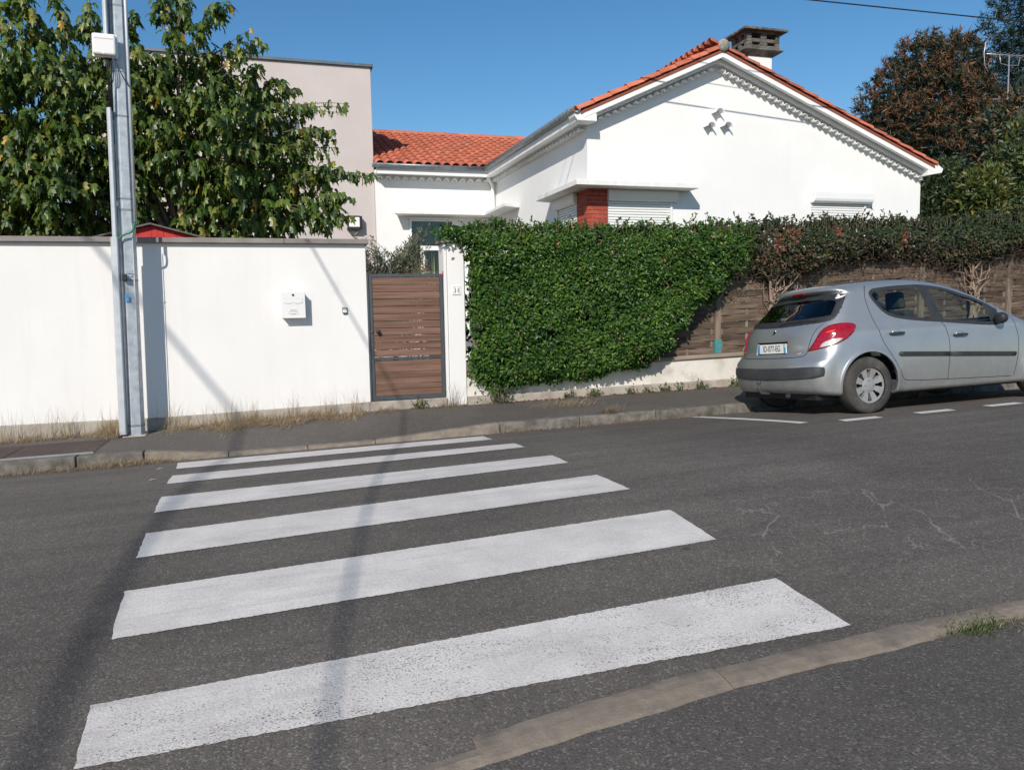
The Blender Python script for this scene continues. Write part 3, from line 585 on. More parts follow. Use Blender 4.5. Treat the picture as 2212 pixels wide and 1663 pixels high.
def deckz(x): return LZ+(RZ-LZ)*(x-LX)/(RX-LX) if x < RX else RZ+(QZ-RZ)*(x-RX)/(QX-RX)
ws = MB(); ws.prism([(HX0, 0), (HX1, 0), (HX1, deckz(HX1)-.06), (RX, RZ-.06), (HX0, deckz(HX0)-.06)], 'y', HY0, HY0+.25); ws.build('gable_wall', MT['housewhite'], H)
MB().box(HX0, HX0+.25, HY0+.251, HY1, 0, deckz(HX0)-.06).build('side_wall', MT['housewhite'], H)
MB().box(HX1-.25, HX1, HY0+.251, HY1, 0, deckz(HX1)-.06).build('side_wall', MT['housewhite'], H)
BWY = 19.9; MB().box(2.77, HX0-.001, BWY, BWY+.25, 0, 5.15).build('back_wing_wall', MT['housewhite'], H)
rf = MB(); rf.add([(LX, VY, LZ), (RX, VY, RZ), (RX, 22.9, RZ), (LX, 19.42, LZ), (LX, VY, LZ-.05), (RX, VY, RZ-.05), (RX, 22.9, RZ-.05), (LX, 19.42, LZ-.05)], [(0, 1, 2, 3), (7, 6, 5, 4), (0, 4, 5, 1), (3, 7, 4, 0)])
rf.add([(RX, VY, RZ), (QX, VY, QZ), (QX, 27, QZ), (RX, 27, RZ), (RX, VY, RZ-.05), (QX, VY, QZ-.05), (QX, 27, QZ-.05), (RX, 27, RZ-.05)], [(0, 1, 2, 3), (7, 6, 5, 4), (0, 4, 5, 1), (1, 5, 6, 2)])
R_ = rf.build('roof', MT['deck'], H)
# tiles on the gable roof: first two columns single, rest joined
def slope_tiles(x0, z0, x1, z1, ycols, exposure=.365):
    v = Vector((x1-x0, 0, z1-z0)); L = v.length; d = v.normalized(); out = []
    n = int((L-.02)/exposure)+1
    side = Vector((0, 1, 0)) if x1 > x0 else Vector((0, -1, 0))
    nrm = Vector((-d.z, 0, d.x)) if x1 > x0 else Vector((d.z, 0, -d.x))
    for y in ycols:
        for k in range(n):
            p = Vector((x0, y, z0))+d*(k*exposure-.05)+nrm*(.012+.0*k)
            dd = (d+nrm*-.035).normalized()
            X = -side if x1 > x0 else -side
            out.append(frame(p+nrm*.03, dd.cross(nrm), dd))
    return out
cols = [VY+.075, VY+.285]
for j, yc in enumerate(cols):
    for i, m_ in enumerate(slope_tiles(LX, LZ, RX, RZ, [yc])): piece_m('tile', TILE2 if (i in (0, 1, 2) and j == 1) else TILE, R_, m_)
    for i, m_ in enumerate(slope_tiles(QX, QZ, RX, RZ, [yc])): piece_m('tile', TILE2 if i > 9 or i == 4 else TILE, R_, m_)
rest = slope_tiles(LX, LZ, RX, RZ, [VY+.285+.21*k for k in range(1, 28)])+slope_tiles(QX, QZ, RX, RZ, [VY+.285+.21*k for k in range(1, 40)])
o = bake(TILE, rest).build('roof_tiles', MT['tile'], R_, fixn=False, kind='stuff')
for k in range(22):
    piece_m('ridge_tile', RIDGE, R_, frame((RX, VY-.02+k*.4, RZ+.055), (-1, 0, 0), (0, 1, .0)) @ Matrix.Rotation(math.pi, 4, 'Y') @ Matrix.Rotation(math.pi, 4, 'Y') if False else Matrix.Translation((RX, VY-.02+k*.4, RZ+.045)))
mp = MB(); mp.lathe([(0, -.05), (.05, -.045), (.09, -.03), (.118, -.005), (.12, .05)], (RX, VY-.02, RZ+.065), 'y', 20); mp.build('ridge_end_mortar', MT['mortar'], R_, smooth=True)
mp = MB(); p0 = Vector((LX+.12, VY+.16, LZ+.12)); mp.hexa([(LX+.05, VY+.12, LZ+.08), (LX+.95, VY+.12, LZ+.48), (LX+.95, VY+.24, LZ+.48), (LX+.05, VY+.24, LZ+.08), (LX+.05, VY+.14, LZ+.14), (LX+.95, VY+.14, LZ+.545), (LX+.95, VY+.22, LZ+.545), (LX+.05, VY+.22, LZ+.14)]); mp.build('verge_mortar', MT['mortar'], R_, bevel=.01)
# raking boards, moulding and scalloped eave tiles along the gable
def rake(x0, z0, x1, z1, y0, y1, up, dn, name, m):
    return MB().add([(x0, y0, z0-dn), (x1, y0, z1-dn), (x1, y1, z1-dn), (x0, y1, z0-dn), (x0, y0, z0-up), (x1, y0, z1-up), (x1, y1, z1-up), (x0, y1, z0-up)], [(3, 2, 1, 0), (4, 5, 6, 7), (0, 1, 5, 4), (1, 2, 6, 5), (2, 3, 7, 6), (3, 0, 4, 7)]).build(name, m, H, bevel=.005)
for (x0, z0, x1, z1) in ((LX+.06, deckz(LX+.06), RX, RZ), (RX, RZ, QX-.02, deckz(QX-.02))):
    rake(x0, z0, x1, z1, VY+.01, VY+.09, .052, .145, 'rake_board', MT['trim'])
    rake(x0, z0, x1, z1, VY+.092, HY0-.001, .052, .115, 'rake_soffit', MT['trim'])
    rake(x0, z0, x1, z1, VY+.17, HY0-.002, .117, .20, 'rake_moulding', MT['trim'])
SC = tile_mesh('eave_tile', .072, .068, .17, MT['trim'], 8, .016)
def scallops(p0, p1, outdir, drop, step=.158):
    a, b = Vector(p0), Vector(p1); L = (b-a).length; n = int(L/step); d = (b-a).normalized(); od = Vector(outdir)
    for k in range(n):
        p = a+d*(step*(k+.5)); piece_m('eave_tile', SC, H, frame(p-Vector((0, 0, drop))+od*.125, d if (d.cross(-od)).z > 0 else -d, -od))
scallops((HX0+.02, HY0, deckz(HX0)+.01), (RX, HY0, RZ), (0, -1, 0), .305)
scallops((RX+.05, HY0, RZ-.02), (HX1, HY0, deckz(HX1)), (0, -1, 0), .305)
# left eave of the front wing: gutter, fascia, scallops; corner blocks
GX = 5.50
def halfgutter(a, b, r=.09):
    A, B = Vector(a), Vector(b); d = (B-A).normalized(); s_ = d.cross(Vector((0, 0, 1))); mb = MB(); n = 8; vs = []
    for p in (A, B):
        for rr in (r, r-.008):
            for k in range(n+1): an = math.pi+math.pi*k/n; q = p+s_*rr*math.cos(an)+Vector((0, 0, rr*math.sin(an)*1.1)); vs.append(q)
    q = n+1
    fs = []
    for k in range(n): fs += [(k, k+1, 2*q+k+1, 2*q+k), (q+k+1, q+k, 3*q+k, 3*q+k+1), (k+1, k, q+k, q+k+1), (2*q+k, 2*q+k+1, 3*q+k+1, 3*q+k)]
    fs += [(0, 2*q, 3*q, q), (q-1, 2*q-1, 4*q-1, 3*q-1)]
    return mb.add(vs, fs)
gut = halfgutter((GX+.02, VY-.03, 5.235), (GX+.02, 19.5, 5.235)).build('gutter', MT['gutterzinc'], H, smooth=True)
for k in range(12): MB().box(GX-.06, GX-.053, VY+.2+k*.5, VY+.225+k*.5, 5.15, 5.24).build('gutter_bracket', MT['steel'], gut)
MB().box(GX+.05, GX+.16, VY+.11, 19.62, 5.005, 5.145).build('fascia', MT['trim'], H, bevel=.005)
MB().box(GX+.161, HX0-.001, VY+.35, 19.9, 5.03, 5.06).build('eave_soffit', MT['trim'], H)
scallops((HX0, HY0+.05, 5.02), (HX0, BWY-.1, 5.02), (-1, 0, 0), .105, .19)
MB().prism([(GX-.0, 5.09), (GX+.06, 5.01), (HX0+.06, 5.01), (HX0+.06, 5.115), (GX+.42, 5.19), (GX, 5.165)], 'y', VY+.015, VY+.33).build('eave_return', MT['trim'], H, bevel=.006)
MB().prism([(HX1-.12, 4.30), (QX+.20, 4.36), (QX+.24, 4.44), (QX+.10, 4.53), (QX-.05, 4.5), (HX1-.12, 4.44)], 'y', VY+.015, VY+.33).build('eave_return', MT['trim'], H, bevel=.006)
# back wing: roof with single tiles, ridge, gutter
BX0 = 2.74; BGY, BGZ = 19.5, 5.20; BRY, BRZ = 24.3, 6.98
br = MB().add([(BX0, BGY, BGZ), (HX0+1.5, BGY, BGZ), (HX0+2.6, BRY, BRZ), (BX0, BRY, BRZ)], [(0, 1, 2, 3)])
br.add([(BX0, BRY, BRZ), (HX0+2.6, BRY, BRZ), (HX0+2.6, 29, 5.3), (BX0, 29, 5.3)], [(0, 1, 2, 3)]); BR_ = br.build('roof', MT['deck'], H, fixn=False)
dv = Vector((0, BRY-BGY, BRZ-BGZ)); LL = dv.length; dd = dv.normalized(); nrm = Vector((0, -dd.z, dd.y))
ncol = 25
for c in range(ncol):
    for k in range(int(LL/.40)+1):
        xc_ = BX0+.11+c*.235; yc_ = BGY+(k*.40+.3)*dd.y
        if xc_ > 5.7 and yc_ < 19.5+(.445*(xc_-5.62)-.03)/.371: continue
        p = Vector((BX0+.11+c*.235, BGY, BGZ))+dd*(k*.40-.06)+nrm*.035
        piece_m('tile', TILE, BR_, frame(p, (1, 0, 0), dd-nrm*.035) @ Matrix.Diagonal((1.08, 1.1, 1.05, 1)))
for k in range(14): piece_m('ridge_tile', RIDGE, BR_, Matrix.Translation((BX0+k*.4, BRY, BRZ+.03)) @ Matrix.Rotation(-math.pi/2, 4, 'Z') @ Matrix.Diagonal((1.1, 1, 1.1, 1)))
halfgutter((HX0-.4, BGY-.02, 5.225), (2.66, BGY-.02, 5.225)).build('gutter', MT['gutterzinc'], H, smooth=True)
MB().box(2.77, HX0-.33, BGY+.03, BGY+.12, 5.0, 5.14).build('fascia', MT['trim'], H, bevel=.005)
MB().box(2.77, HX0-.2, BGY+.121, BWY-.001, 5.03, 5.06).build('eave_soffit', MT['trim'], H)
scallops((2.77, BWY, 5.02), (HX0-.05, BWY, 5.02), (0, -1, 0), .105, .21)
MB().tube([(5.60, 19.62, 5.14), (5.62, 19.66, 5.0), (5.77, 19.80, 4.85), (5.79, 19.82, 4.6), (5.79, 19.82, .5)], .042, 10).build('downpipe', MT['trim'], H, smooth=True)
# canopies, brick pier, shutters
c = MB(); c.prism([(5.48, 13.36), (7.99, 13.36), (7.99, 13.80), (5.885, 13.80), (5.885, 15.75), (5.48, 15.60)], 'z', 3.85, 3.945); c.build('window_canopy', MT['slab'], H, bevel=.008)
MB().prism([(3.15, 19.45), (5.45, 19.45), (5.45, 17.7), (5.879, 17.9), (5.879, 19.899), (3.30, 19.899)], 'z', 4.03, 4.11).build('window_canopy', MT['slab'], H, bevel=.008)
MT['brick'] = mat('red_brick', [(.30, .055, .035), (.40, .085, .055)], 9, .85, .4, 70, rand=1, vary=.14)
MT['joint'] = mat('brick_mortar', [(.40, .22, .18), (.48, .30, .25)], 15, .95)
pr = MB().box(5.873, 6.278, 13.79, 14.28, 1.2, 3.849).build('brick_pier', MT['joint'], H)
bl = MB().box(-.5, .5, -.5, .5, -.5, .5)
bme = bl.mesh('brick', MT['brick'], Vector((0, 0, 0)), False)
for k in range(14):
    z = 3.80-k*.076; off = .0 if k % 2 else .10
    xs = [5.862]+[xx for xx in (5.862+.20-off, 5.862+.41-off) if xx < 6.27]+[6.285]
    for a, b in zip(xs, xs[1:]):
        if b-a > .03: piece('brick', bme, pr, ((a+b)/2, 13.80, z), scale=(b-a-.012, .045, .064))
    ysb = [13.776]+[yy for yy in (13.776+.10+off, 13.776+.31+off) if yy < 14.27]+[14.288]
    for a, b in zip(ysb, ysb[1:]):
        if b-a > .03: piece('brick', bme, pr, (5.884, (a+b)/2+.012, z), scale=(.045, b-a-.012, .064))
MT['shutter'] = mat('white_pvc_shutter', [(.74, .75, .74), (.78, .79, .78)], 2, .45, spec=.4)
def roller(parent, x0, x1, z0, z1, axis, pos, pitch=.05, out=.10):
    """shutter box above a slatted roller shutter; axis 'y': on a wall facing -y at pos, axis 'x': facing -x"""
    prof = [(0, 0), (-out*.6, 0), (-out*.9, .03), (-out, .08), (-out, .215), (0, .215)]
    def pz(pts, lo, hi): return MB().prism([(pos+a, b) for a, b in pts], 'x' if axis == 'y' else 'y', lo, hi)
    sh = pz([(a, z1+b) for a, b in prof], x0-.02, x1+.10).build('shutter_box', MT['shutter'], parent, bevel=.008)
    z = z1-.003; k = 0
    while z > z0 and k < 30:
        pz([(-.012, z-pitch+.006), (-.024, z-pitch*.7), (-.024, z-pitch*.3), (-.012, z-.002)], x0, x1-.05).build('shutter_slat', MT['shutter'], sh); z -= pitch; k += 1
    pz([(-.045, z0), (-.005, z0), (-.005, z1-.004), (-.045, z1-.004)], x1-.045, x1+.0).build('guide_rail', MT['shutter'], sh)
    pz([(-.010, z0), (-.001, z0), (-.001, z1), (-.010, z1)], x0, x1-.05).build('shutter_backing', MT['grey'], sh)
roller(H, 6.29, 7.64, 2.5, 3.633, 'y', 13.80); roller(H, 14.30, 15.35, 2.5, 3.633, 'x', 5.88)
roller(H, 10.86, 12.22, 2.7, 3.70, 'y', 13.80, out=.16)
# back wing glazed door and window
MT['frame'] = mat('white_window_frame', [(.80, .80, .79), (.83, .83, .82)], 3, .4)
sh = shutter_window(H, 3.60, 4.75, 2.6, 4.0, BWY-.02, 3.9, MT['frame'], MT['shutter'], .05, False)
sh2 = MB(); sh2.box(3.75, 4.95, 19.3, 19.36, 3.13, 3.24); sh2.box(4.42, 4.56, 19.31, 19.35, 1.0, 3.129); sh2.box(3.75, 3.86, 19.31, 19.35, 1.0, 3.129); sh2.box(4.86, 4.95, 19.31, 19.35, 1.0, 3.129); o = sh2.build('porch_frame', MT['frame'], H, bevel=.006)
MB().box(3.861, 4.419, 19.325, 19.332, 1.0, 3.129).build('pane', MT['glass'], o); MB().box(4.561, 4.859, 19.325, 19.332, 1.0, 3.129).build('pane', MT['glass'], o)
# three half-round vent tiles on the gable
VT = tile_mesh('vent_tile', .098, .092, .26, MT['trim'], 8, .018)
for (vx, vz) in ((8.60, 5.36), (8.42, 5.09), (8.79, 5.11)): piece_m('vent_tile', VT, H, frame((vx, 13.62, vz), (1, 0, 0), (0, 1, 0)))
# chimney
MT['chimcap'] = mat('weathered_chimney_concrete', [(.055, .052, .048), (.12, .112, .10), (.20, .185, .16)], 7, .95, .6, 45, dirt=((.035, .035, .033), 4, .5, .75))
ch = MB().box(10.15, 10.74, 15.0, 15.46, 5.4, 6.99).build('chimney', MT['housewhite'], R_, bevel=.006)
cap = MB(); X0, X1, Y0, Y1 = 10.07, 10.88, 14.93, 15.53
cap.add([(10.13, 14.98, 6.95), (10.76, 14.98, 6.95), (10.76, 15.48, 6.95), (10.13, 15.48, 6.95), (X0-.06, Y0-.06, 7.05), (X1+.06, Y0-.06, 7.05), (X1+.06, Y1+.06, 7.05), (X0-.06, Y1+.06, 7.05)], [(3, 2, 1, 0), (0, 1, 5, 4), (1, 2, 6, 5), (2, 3, 7, 6), (3, 0, 4, 7)])
cap.box(X0-.06, X1+.06, Y0-.06, Y1+.06, 7.051, 7.085); cap.box(X0, X1, Y0, Y1, 7.086, 7.165)
def ringposts(z0, z1, ws_):
    for (a, b) in ws_: cap.box(X0+a*(X1-X0), X0+b*(X1-X0), Y0+.0, Y0+.12, z0, z1); cap.box(X0+a*(X1-X0), X0+b*(X1-X0), Y1-.12, Y1, z0, z1)
    cap.box(X0+.0, X0+.1, Y0+.24, Y1-.24, z0, z1); cap.box(X1-.1, X1, Y0+.24, Y1-.24, z0, z1)
ringposts(7.166, 7.225, ((0, .16), (.4, .62), (.86, 1))); cap.box(X0, X1, Y0, Y1, 7.226, 7.30); ringposts(7.301, 7.405, ((0, .14), (.42, .60), (.88, 1)))
cap.box(X0-.02, X1+.02, Y0-.02, Y1+.02, 7.406, 7.44)
cap.add([(X0-.13, Y0-.13, 7.441), (X1+.13, Y0-.13, 7.441), (X1+.13, Y1+.13, 7.441), (X0-.13, Y1+.13, 7.441), (X0-.13, Y0-.13, 7.49), (X1+.13, Y0-.13, 7.49), (X1+.13, Y1+.13, 7.49), (X0-.13, Y1+.13, 7.49), (X0+.1, Y0+.1, 7.56), (X1-.1, Y0+.1, 7.56), (X1-.1, Y1-.1, 7.56), (X0+.1, Y1-.1, 7.56)],
        [(3, 2, 1, 0), (0, 1, 5, 4), (1, 2, 6, 5), (2, 3, 7, 6), (3, 0, 4, 7), (4, 5, 9, 8), (5, 6, 10, 9), (6, 7, 11, 10), (7, 4, 8, 11), (8, 9, 10, 11)])
cap.build('chimney_cap', MT['chimcap'], ch, bevel=.01)
# ================================================================== red shed behind the wall
MT['redwood'] = mat('red_shed_boards', [(.40, .025, .025), (.50, .04, .035)], 3, .7, .2, 30, stretch=(6, 6, .6), vary=.08)
MT['felt'] = mat('shed_roof_felt', [(.10, .085, .075), (.16, .14, .12)], 8, .9, .4, 60)
t = thing('garden_shed', 'small red wooden shed roof peeking over the white wall', 'shed', (-1.3, 12.0, .3))
ax, az = -1.40, 2.86
def shz(x): return az-.27*abs(x-ax)
bw = .155
for k in range(-7, 7):
    xa, xb = ax+k*bw+.002, ax+(k+1)*bw-.002
    MB().prism([(xa, .3), (xb, .3), (xb, shz(xb)-.03), (xa, shz(xa)-.03)], 'y', 11.6, 11.62).build('board', MT['redwood'], t)
MB().prism([(ax-1.05, .3), (ax+1.05, .3), (ax+1.05, shz(ax+1.05)-.05), (ax, az-.05), (ax-1.05, shz(ax-1.05)-.05)], 'y', 11.625, 13.2).build('shed_body', MT['redwood'], t)
MB().prism([(ax-1.2, shz(ax-1.2)-.024), (ax, az-.024), (ax+1.2, shz(ax+1.2)-.024), (ax+1.2, shz(ax+1.2)+.0), (ax, az+.0), (ax-1.2, shz(ax-1.2))], 'y', 11.52, 13.3).build('shed_roof', MT['felt'], t, bevel=.004)
# ================================================================== background house and aerials on the right
t = thing('background_house', 'beige house with tiled roof half hidden behind the trees at right edge', 'house', (24, 25, .6))
MT['beige'] = mat('beige_render', [(.50, .43, .34), (.56, .49, .40)], 2, .85)
MB().box(22.6, 32, 24, 32, .5, 7.1).build('wall', MT['beige'], t)
MB().prism([(21.9, 6.75), (27.5, 9.0), (33, 6.9), (33, 7.1), (27.5, 9.25), (21.9, 6.97)], 'y', 23.5, 32.5).build('roof', MT['tile_old'], t)
MB().box(24.2, 25.4, 23.95, 24.1, 4.3, 5.8).build('window', MT['room'], t)
MT['alu'] = mat('aerial_aluminium', [(.45, .45, .45), (.55, .55, .55)], 8, .4, metal=.7)
t = thing('tv_aerial', 'television aerial on a tall mast in front of the dark conifer', 'aerial', (23.25, 20, .5))
MB().tube([(23.28, 20, .5), (23.25, 20, 9.48)], .022, 8).build('mast', MT['alu'], t, smooth=True)
bm_ = MB().tube([(22.3, 20, 9.46), (24.6, 20, 9.53)], .014, 6); bm_.tube([(22.85, 20, 9.46), (22.9, 20, 9.2), (23.25, 20, 9.17), (23.65, 20, 9.2), (23.72, 20, 9.5)], .012, 6); bm_.build('boom', MT['alu'], t, smooth=True)
for k in range(9): xx_ = 22.5+.2*k; MB().tube([(xx_, 19.85, 9.50), (xx_, 20.15, 9.50)], .012, 5).build('element', MT['alu'], t)
MB().tube([(22.38, 20, 9.95), (22.25, 20, 9.8), (22.2, 20, 9.46), (22.25, 20, 9.1), (22.4, 20, 8.9)], .013, 6).build('reflector', MT['alu'], t, smooth=True)
t = thing('small_aerial', 'small crossed aerial mast at the right edge among foliage', 'aerial', (24.3, 20.5, .5))
MB().tube([(24.32, 20.5, .5), (24.3, 20.5, 8.6)], .025, 6).build('mast', MT['alu'], t); MB().tube([(23.2, 20.5, 8.25), (25.0, 20.5, 8.27)], .016, 6).build('cross_bar', MT['alu'], t)
# ================================================================== vegetation
def unit(a): return a/(np.linalg.norm(a, axis=-1, keepdims=True)+1e-9)
def place(T, pos, tip, nrm, size):   # T template verts (k,3): y along the leaf, z its normal -> (n,k,3)
    tip = unit(tip); nrm = unit(nrm-tip*(nrm*tip).sum(1, keepdims=True)); sx = np.cross(tip, nrm)
    return pos[:, None]+size[:, None, None]*(T[None, :, 0:1]*sx[:, None]+T[None, :, 1:2]*tip[:, None]+T[None, :, 2:3]*nrm[:, None])
def leafmesh(name, T, F, pos, tip, nrm, size, tint, m, parent, kind='stuff'):
    T = np.asarray(T, float); F = np.asarray(F); n = len(pos); V = place(T, pos, tip, nrm, size).reshape(-1, 3); k = len(T)
    o = mesh_np(name, V, (F[None]+(np.arange(n)*k)[:, None, None]).reshape(-1, F.shape[1]), m, parent, False, np.repeat(tint, k))
    if kind: o['kind'] = kind
    return o
def leafobjs(T, F, pos, tip, nrm, size, tint, m, parent, name='leaf', bins=6):
    """single leaves as objects that share a few meshes"""
    mes = []
    for b in range(bins):
        me = bpy.data.meshes.new(name); me.from_pydata([tuple(p) for p in T], [], [tuple(f) for f in F]); a = me.attributes.new('tint', 'FLOAT', 'POINT')
        tv = float(np.quantile(tint, (b+.5)/bins)); a.data.foreach_set('value', [tv]*len(T)); me.materials.append(m); me.update(); mes.append((tv, me))
    tip = unit(tip); nrm = unit(nrm-tip*(nrm*tip).sum(1, keepdims=True)); sx = np.cross(tip, nrm)
    for i in range(len(pos)):
        me = min(mes, key=lambda q: abs(q[0]-tint[i]))[1]; s = size[i]
        piece_m(name, me, parent, Matrix([[sx[i, r]*s, tip[i, r]*s, nrm[i, r]*s, pos[i, r]] for r in range(3)]+[[0, 0, 0, 1]]))
def split_near(pos, n=300, cam_=np.array([0, 0, 1.6]), ok=None):
    d = np.linalg.norm(pos-cam_, axis=1)
    if ok is not None: d = np.where(ok, d, 1e9)
    idx = np.argsort(d)[:n]; m = np.zeros(len(pos), bool); m[idx] = True; return m
# leaf templates
MUL = [(0, 0, 0), (-.20, .02, -.03), (-.34, .22, -.07), (-.20, .34, -.01), (-.36, .60, -.08), (-.13, .66, 0), (0, 1.0, -.10), (.13, .66, 0), (.36, .60, -.08), (.20, .34, -.01), (.34, .22, -.07), (.20, .02, -.03), (0, .38, .05)]
MUL = [(a*.84, b*1.08, c) for a, b, c in MUL]
MULF = [(12, i, i+1) for i in range(0, 11)]+[(12, 11, 0)]
ELL = [(0, 0, 0), (-.23, .30, .05), (-.20, .66, .05), (0, 1.0, -.06), (.20, .66, .05), (.23, .30, .05), (0, .48, -.02)]
ELLF = [(6, i, i+1) for i in range(5)]+[(6, 5, 0)]
LAN = [(0, 0, 0), (-.11, .4, .02), (0, 1, -.03), (.11, .4, .02)]; LANF = [(0, 1, 2), (0, 2, 3)]
NDL = [(-.05, 0, 0), (0, 1, 0), (.05, 0, 0)]; NDLF = [(0, 1, 2)]
MT['mulleaf'] = leafmat('mulberry_leaf', [(0, (.018, .042, .011)), (.35, (.046, .090, .016)), (.65, (.104, .158, .026)), (.92, (.20, .215, .04)), (1, (.42, .27, .05))], .40, .32)
MT['bark'] = mat('bark', [(.07, .055, .042), (.13, .105, .08), (.18, .15, .12)], 8, .95, .6, 30, stretch=(4, 4, 1))
MT['twig'] = mat('twig_bark', [(.13, .095, .065), (.20, .155, .11)], 9, .9)
# ------------------------------------------------------------------ mulberry tree behind the wall
t = thing('mulberry_tree', 'large leafy mulberry tree rising behind the white wall', 'tree', (-1.0, 12.5, .25))
PXM = 12.3/1689*1.02
def P2(px, py, Y=12.3):   # helper used once to turn the measured outline (in sight lines) into metres at depth Y
    f = Vector((math.sin(math.radians(17.4))*math.cos(math.radians(-5.4)), math.cos(math.radians(17.4))*math.cos(math.radians(-5.4)), math.sin(math.radians(-5.4))))
    M = cam.matrix_world.to_3x3(); d = M @ Vector(((px-1106)/1689.4, -(py-831.5)/1689.4, -1)); return Vector((0, 0, 1.6))+d*(Y/d.y)
blobs = [(-170, 240, 190), (-90, 120, 100), (60, 250, 140), (110, 400, 115), (10, 430, 115), (195, 310, 115), (190, 430, 85), (140, 120, 85), (20, 40, 50), (225, 190, 85), (245, 90, 50), (300, 140, 48), (330, 220, 105), (330, 330, 125), (330, 430, 75), (385, 110, 62), (372, 35, 45), (395, 60, 40), (450, 200, 85), (455, 330, 125), (480, 430, 80), (535, 250, 80), (570, 370, 105), (600, 440, 72), (630, 300, 60), (655, 400, 65), (690, 455, 45), (560, 190, 50), (480, 130, 40), (420, 475, 60), (520, 480, 58), (370, 488, 45), (255, 470, 62), (600, 488, 48), (100, 488, 60), (30, 480, 60), (300, 480, 45)]
sprays = [((420, 90), (470, 15)), ((470, 60), (490, 5)), ((430, 140), (555, 85)), ((480, 160), (575, 95)), ((560, 230), (680, 235)), ((600, 250), (750, 225)), ((620, 290), (715, 285)), ((620, 330), (730, 320)), ((640, 390), (735, 365)), ((660, 380), (812, 378)), ((680, 420), (760, 430)), ((660, 460), (758, 470)), ((600, 210), (640, 195)), ((90, 60), (40, -10)), ((150, 80), (110, -20)), ((190, 110), (195, 20)), ((270, 90), (290, 25)), ((60, 120), (10, 40)), ((350, 60), (345, -30)), ((390, 60), (410, -40))]
LP, LT, LN, LS = [], [], [], []; tw = MB(); limb = MB()
def twig(a, b, sizef=1.0, nl=None):
    a, b = Vector(a), Vector(b); L = (b-a).length; nl = nl or max(5, int(L/.055)); mid = (a+b)/2+Vector((rnd.uniform(-.06, .06), rnd.uniform(-.06, .06), .10*L)); P = []
    for i in range(7): s = i/6; P.append(a*(1-s)**2+mid*2*s*(1-s)+b*s*s)
    tw.tube(P, [.009-.001*i for i in range(7)], 4, False)
    d = (b-a).normalized()
    for i in range(nl):
        s = .12+.88*(i+rnd.random()*.5)/nl; p = a*(1-s)**2+mid*2*s*(1-s)+b*s*s; az = i*2.4+rnd.uniform(-.5, .5)
        side = Vector((math.cos(az), math.sin(az), 0)); pet = (side*.7+d*.35+Vector((0, 0, .15))).normalized(); q = p+pet*rnd.uniform(.03, .10)
        tip = (side*.55+d*.25+Vector((0, 0, rnd.uniform(-2.2, -.6)))); nr = (side*.7+Vector((-.15, -.30, rnd.uniform(.3, 1.0))))+Vector((rnd.gauss(0, .3), rnd.gauss(0, .3), rnd.gauss(0, .2)))
        LP.append(q); LT.append(tip); LN.append(nr); LS.append(rnd.uniform(.105, .205)*sizef)
trunk_top = Vector((-1.0, 12.55, 2.3))
limb.tube([(-1.02, 12.5, .2), (-1.0, 12.52, 1.2), tuple(trunk_top)], [.17, .14, .125], 10).build('trunk', MT['bark'], t, smooth=True); limb = MB()
for (x, y, r) in blobs:
    rr = r*PXM; Yc = 12.35+rnd.uniform(-.25, .35); c = P2(x, y, Yc)
    m_ = (trunk_top+c)/2+Vector((rnd.uniform(-.2, .2), rnd.uniform(-.2, .2), .25)); limb.tube([tuple(trunk_top), tuple(m_), tuple(c)], [.06, .035, .014], 6)
    for k in range(int((104 if y > 130 else 54)*rr*rr)+3):
        v = Vector((rnd.gauss(0, 1), rnd.gauss(0, 1)-.35, rnd.gauss(0, 1)+.2)).normalized(); v.y *= .95
        a = c+v*rr*rnd.uniform(.15, .55); b = c+v*rr*rnd.uniform(.75, 1.08)+Vector((0, 0, -.06)); 
        if b.y < 10.75: continue
        twig(a, b, 1, max(6, int((b-a).length/.045)))
for (a, b) in sprays:
    for k in range(3):
        Y = 12.2+rnd.uniform(-.2, .2); A = P2(a[0]+rnd.uniform(-12, 12), a[1]+rnd.uniform(-12, 12), Y); Bq = P2(b[0]+(rnd.uniform(-25, 0) if k else 0), b[1]+(rnd.uniform(-20, 25) if k else 0), Y-.1); twig(A, Bq, .9, 16)
limb.build('branch', MT['bark'], t, smooth=True, fixn=False); tw.build('twigs', MT['twig'], t, fixn=False, kind='stuff')
LP, LT, LN, LS = [np.array(a, float) for a in (LP, LT, LN, LS)]; tint = np.clip(rs.normal(.52, .22, len(LP)), 0, .93); tint[rs.rand(len(tint)) < .022] = .99
zz = LP[:, 2]; near = split_near(LP, 300, ok=(zz > 2.7) & (LP[:, 0] > -3.2))
cr_ = leafmesh('crown', MUL, MULF, LP[~near], LT[~near], LN[~near], LS[~near], tint[~near], MT['mulleaf'], t)
leafobjs(MUL, MULF, LP[near], LT[near], LN[near], LS[near], tint[near], MT['mulleaf'], t)
# ------------------------------------------------------------------ clipped climbing hedge (star jasmine) over the fence
MT['jasleaf'] = leafmat('glossy_jasmine_leaf', [(0, (.012, .036, .009)), (.4, (.034, .088, .013)), (.72, (.085, .165, .022)), (.93, (.16, .22, .035)), (.965, (.30, .10, .05)), (1, (.40, .19, .11))], .42, .18, .35)
MT['dulleaf'] = leafmat('dull_hedge_leaf', [(0, (.014, .020, .013)), (.4, (.028, .045, .022)), (.7, (.052, .078, .026)), (.86, (.12, .12, .025)), (.93, (.10, .06, .04)), (1, (.22, .09, .05))], .5, .15, .25)
MT['deadtwig'] = mat('dead_twigs', [(.075, .052, .042), (.14, .10, .08)], 12, .95)
h = thing('climbing_hedge', 'dense glossy green climbing hedge covering the fence beside the gate post', 'hedge', (4.3, 10.1, .4))
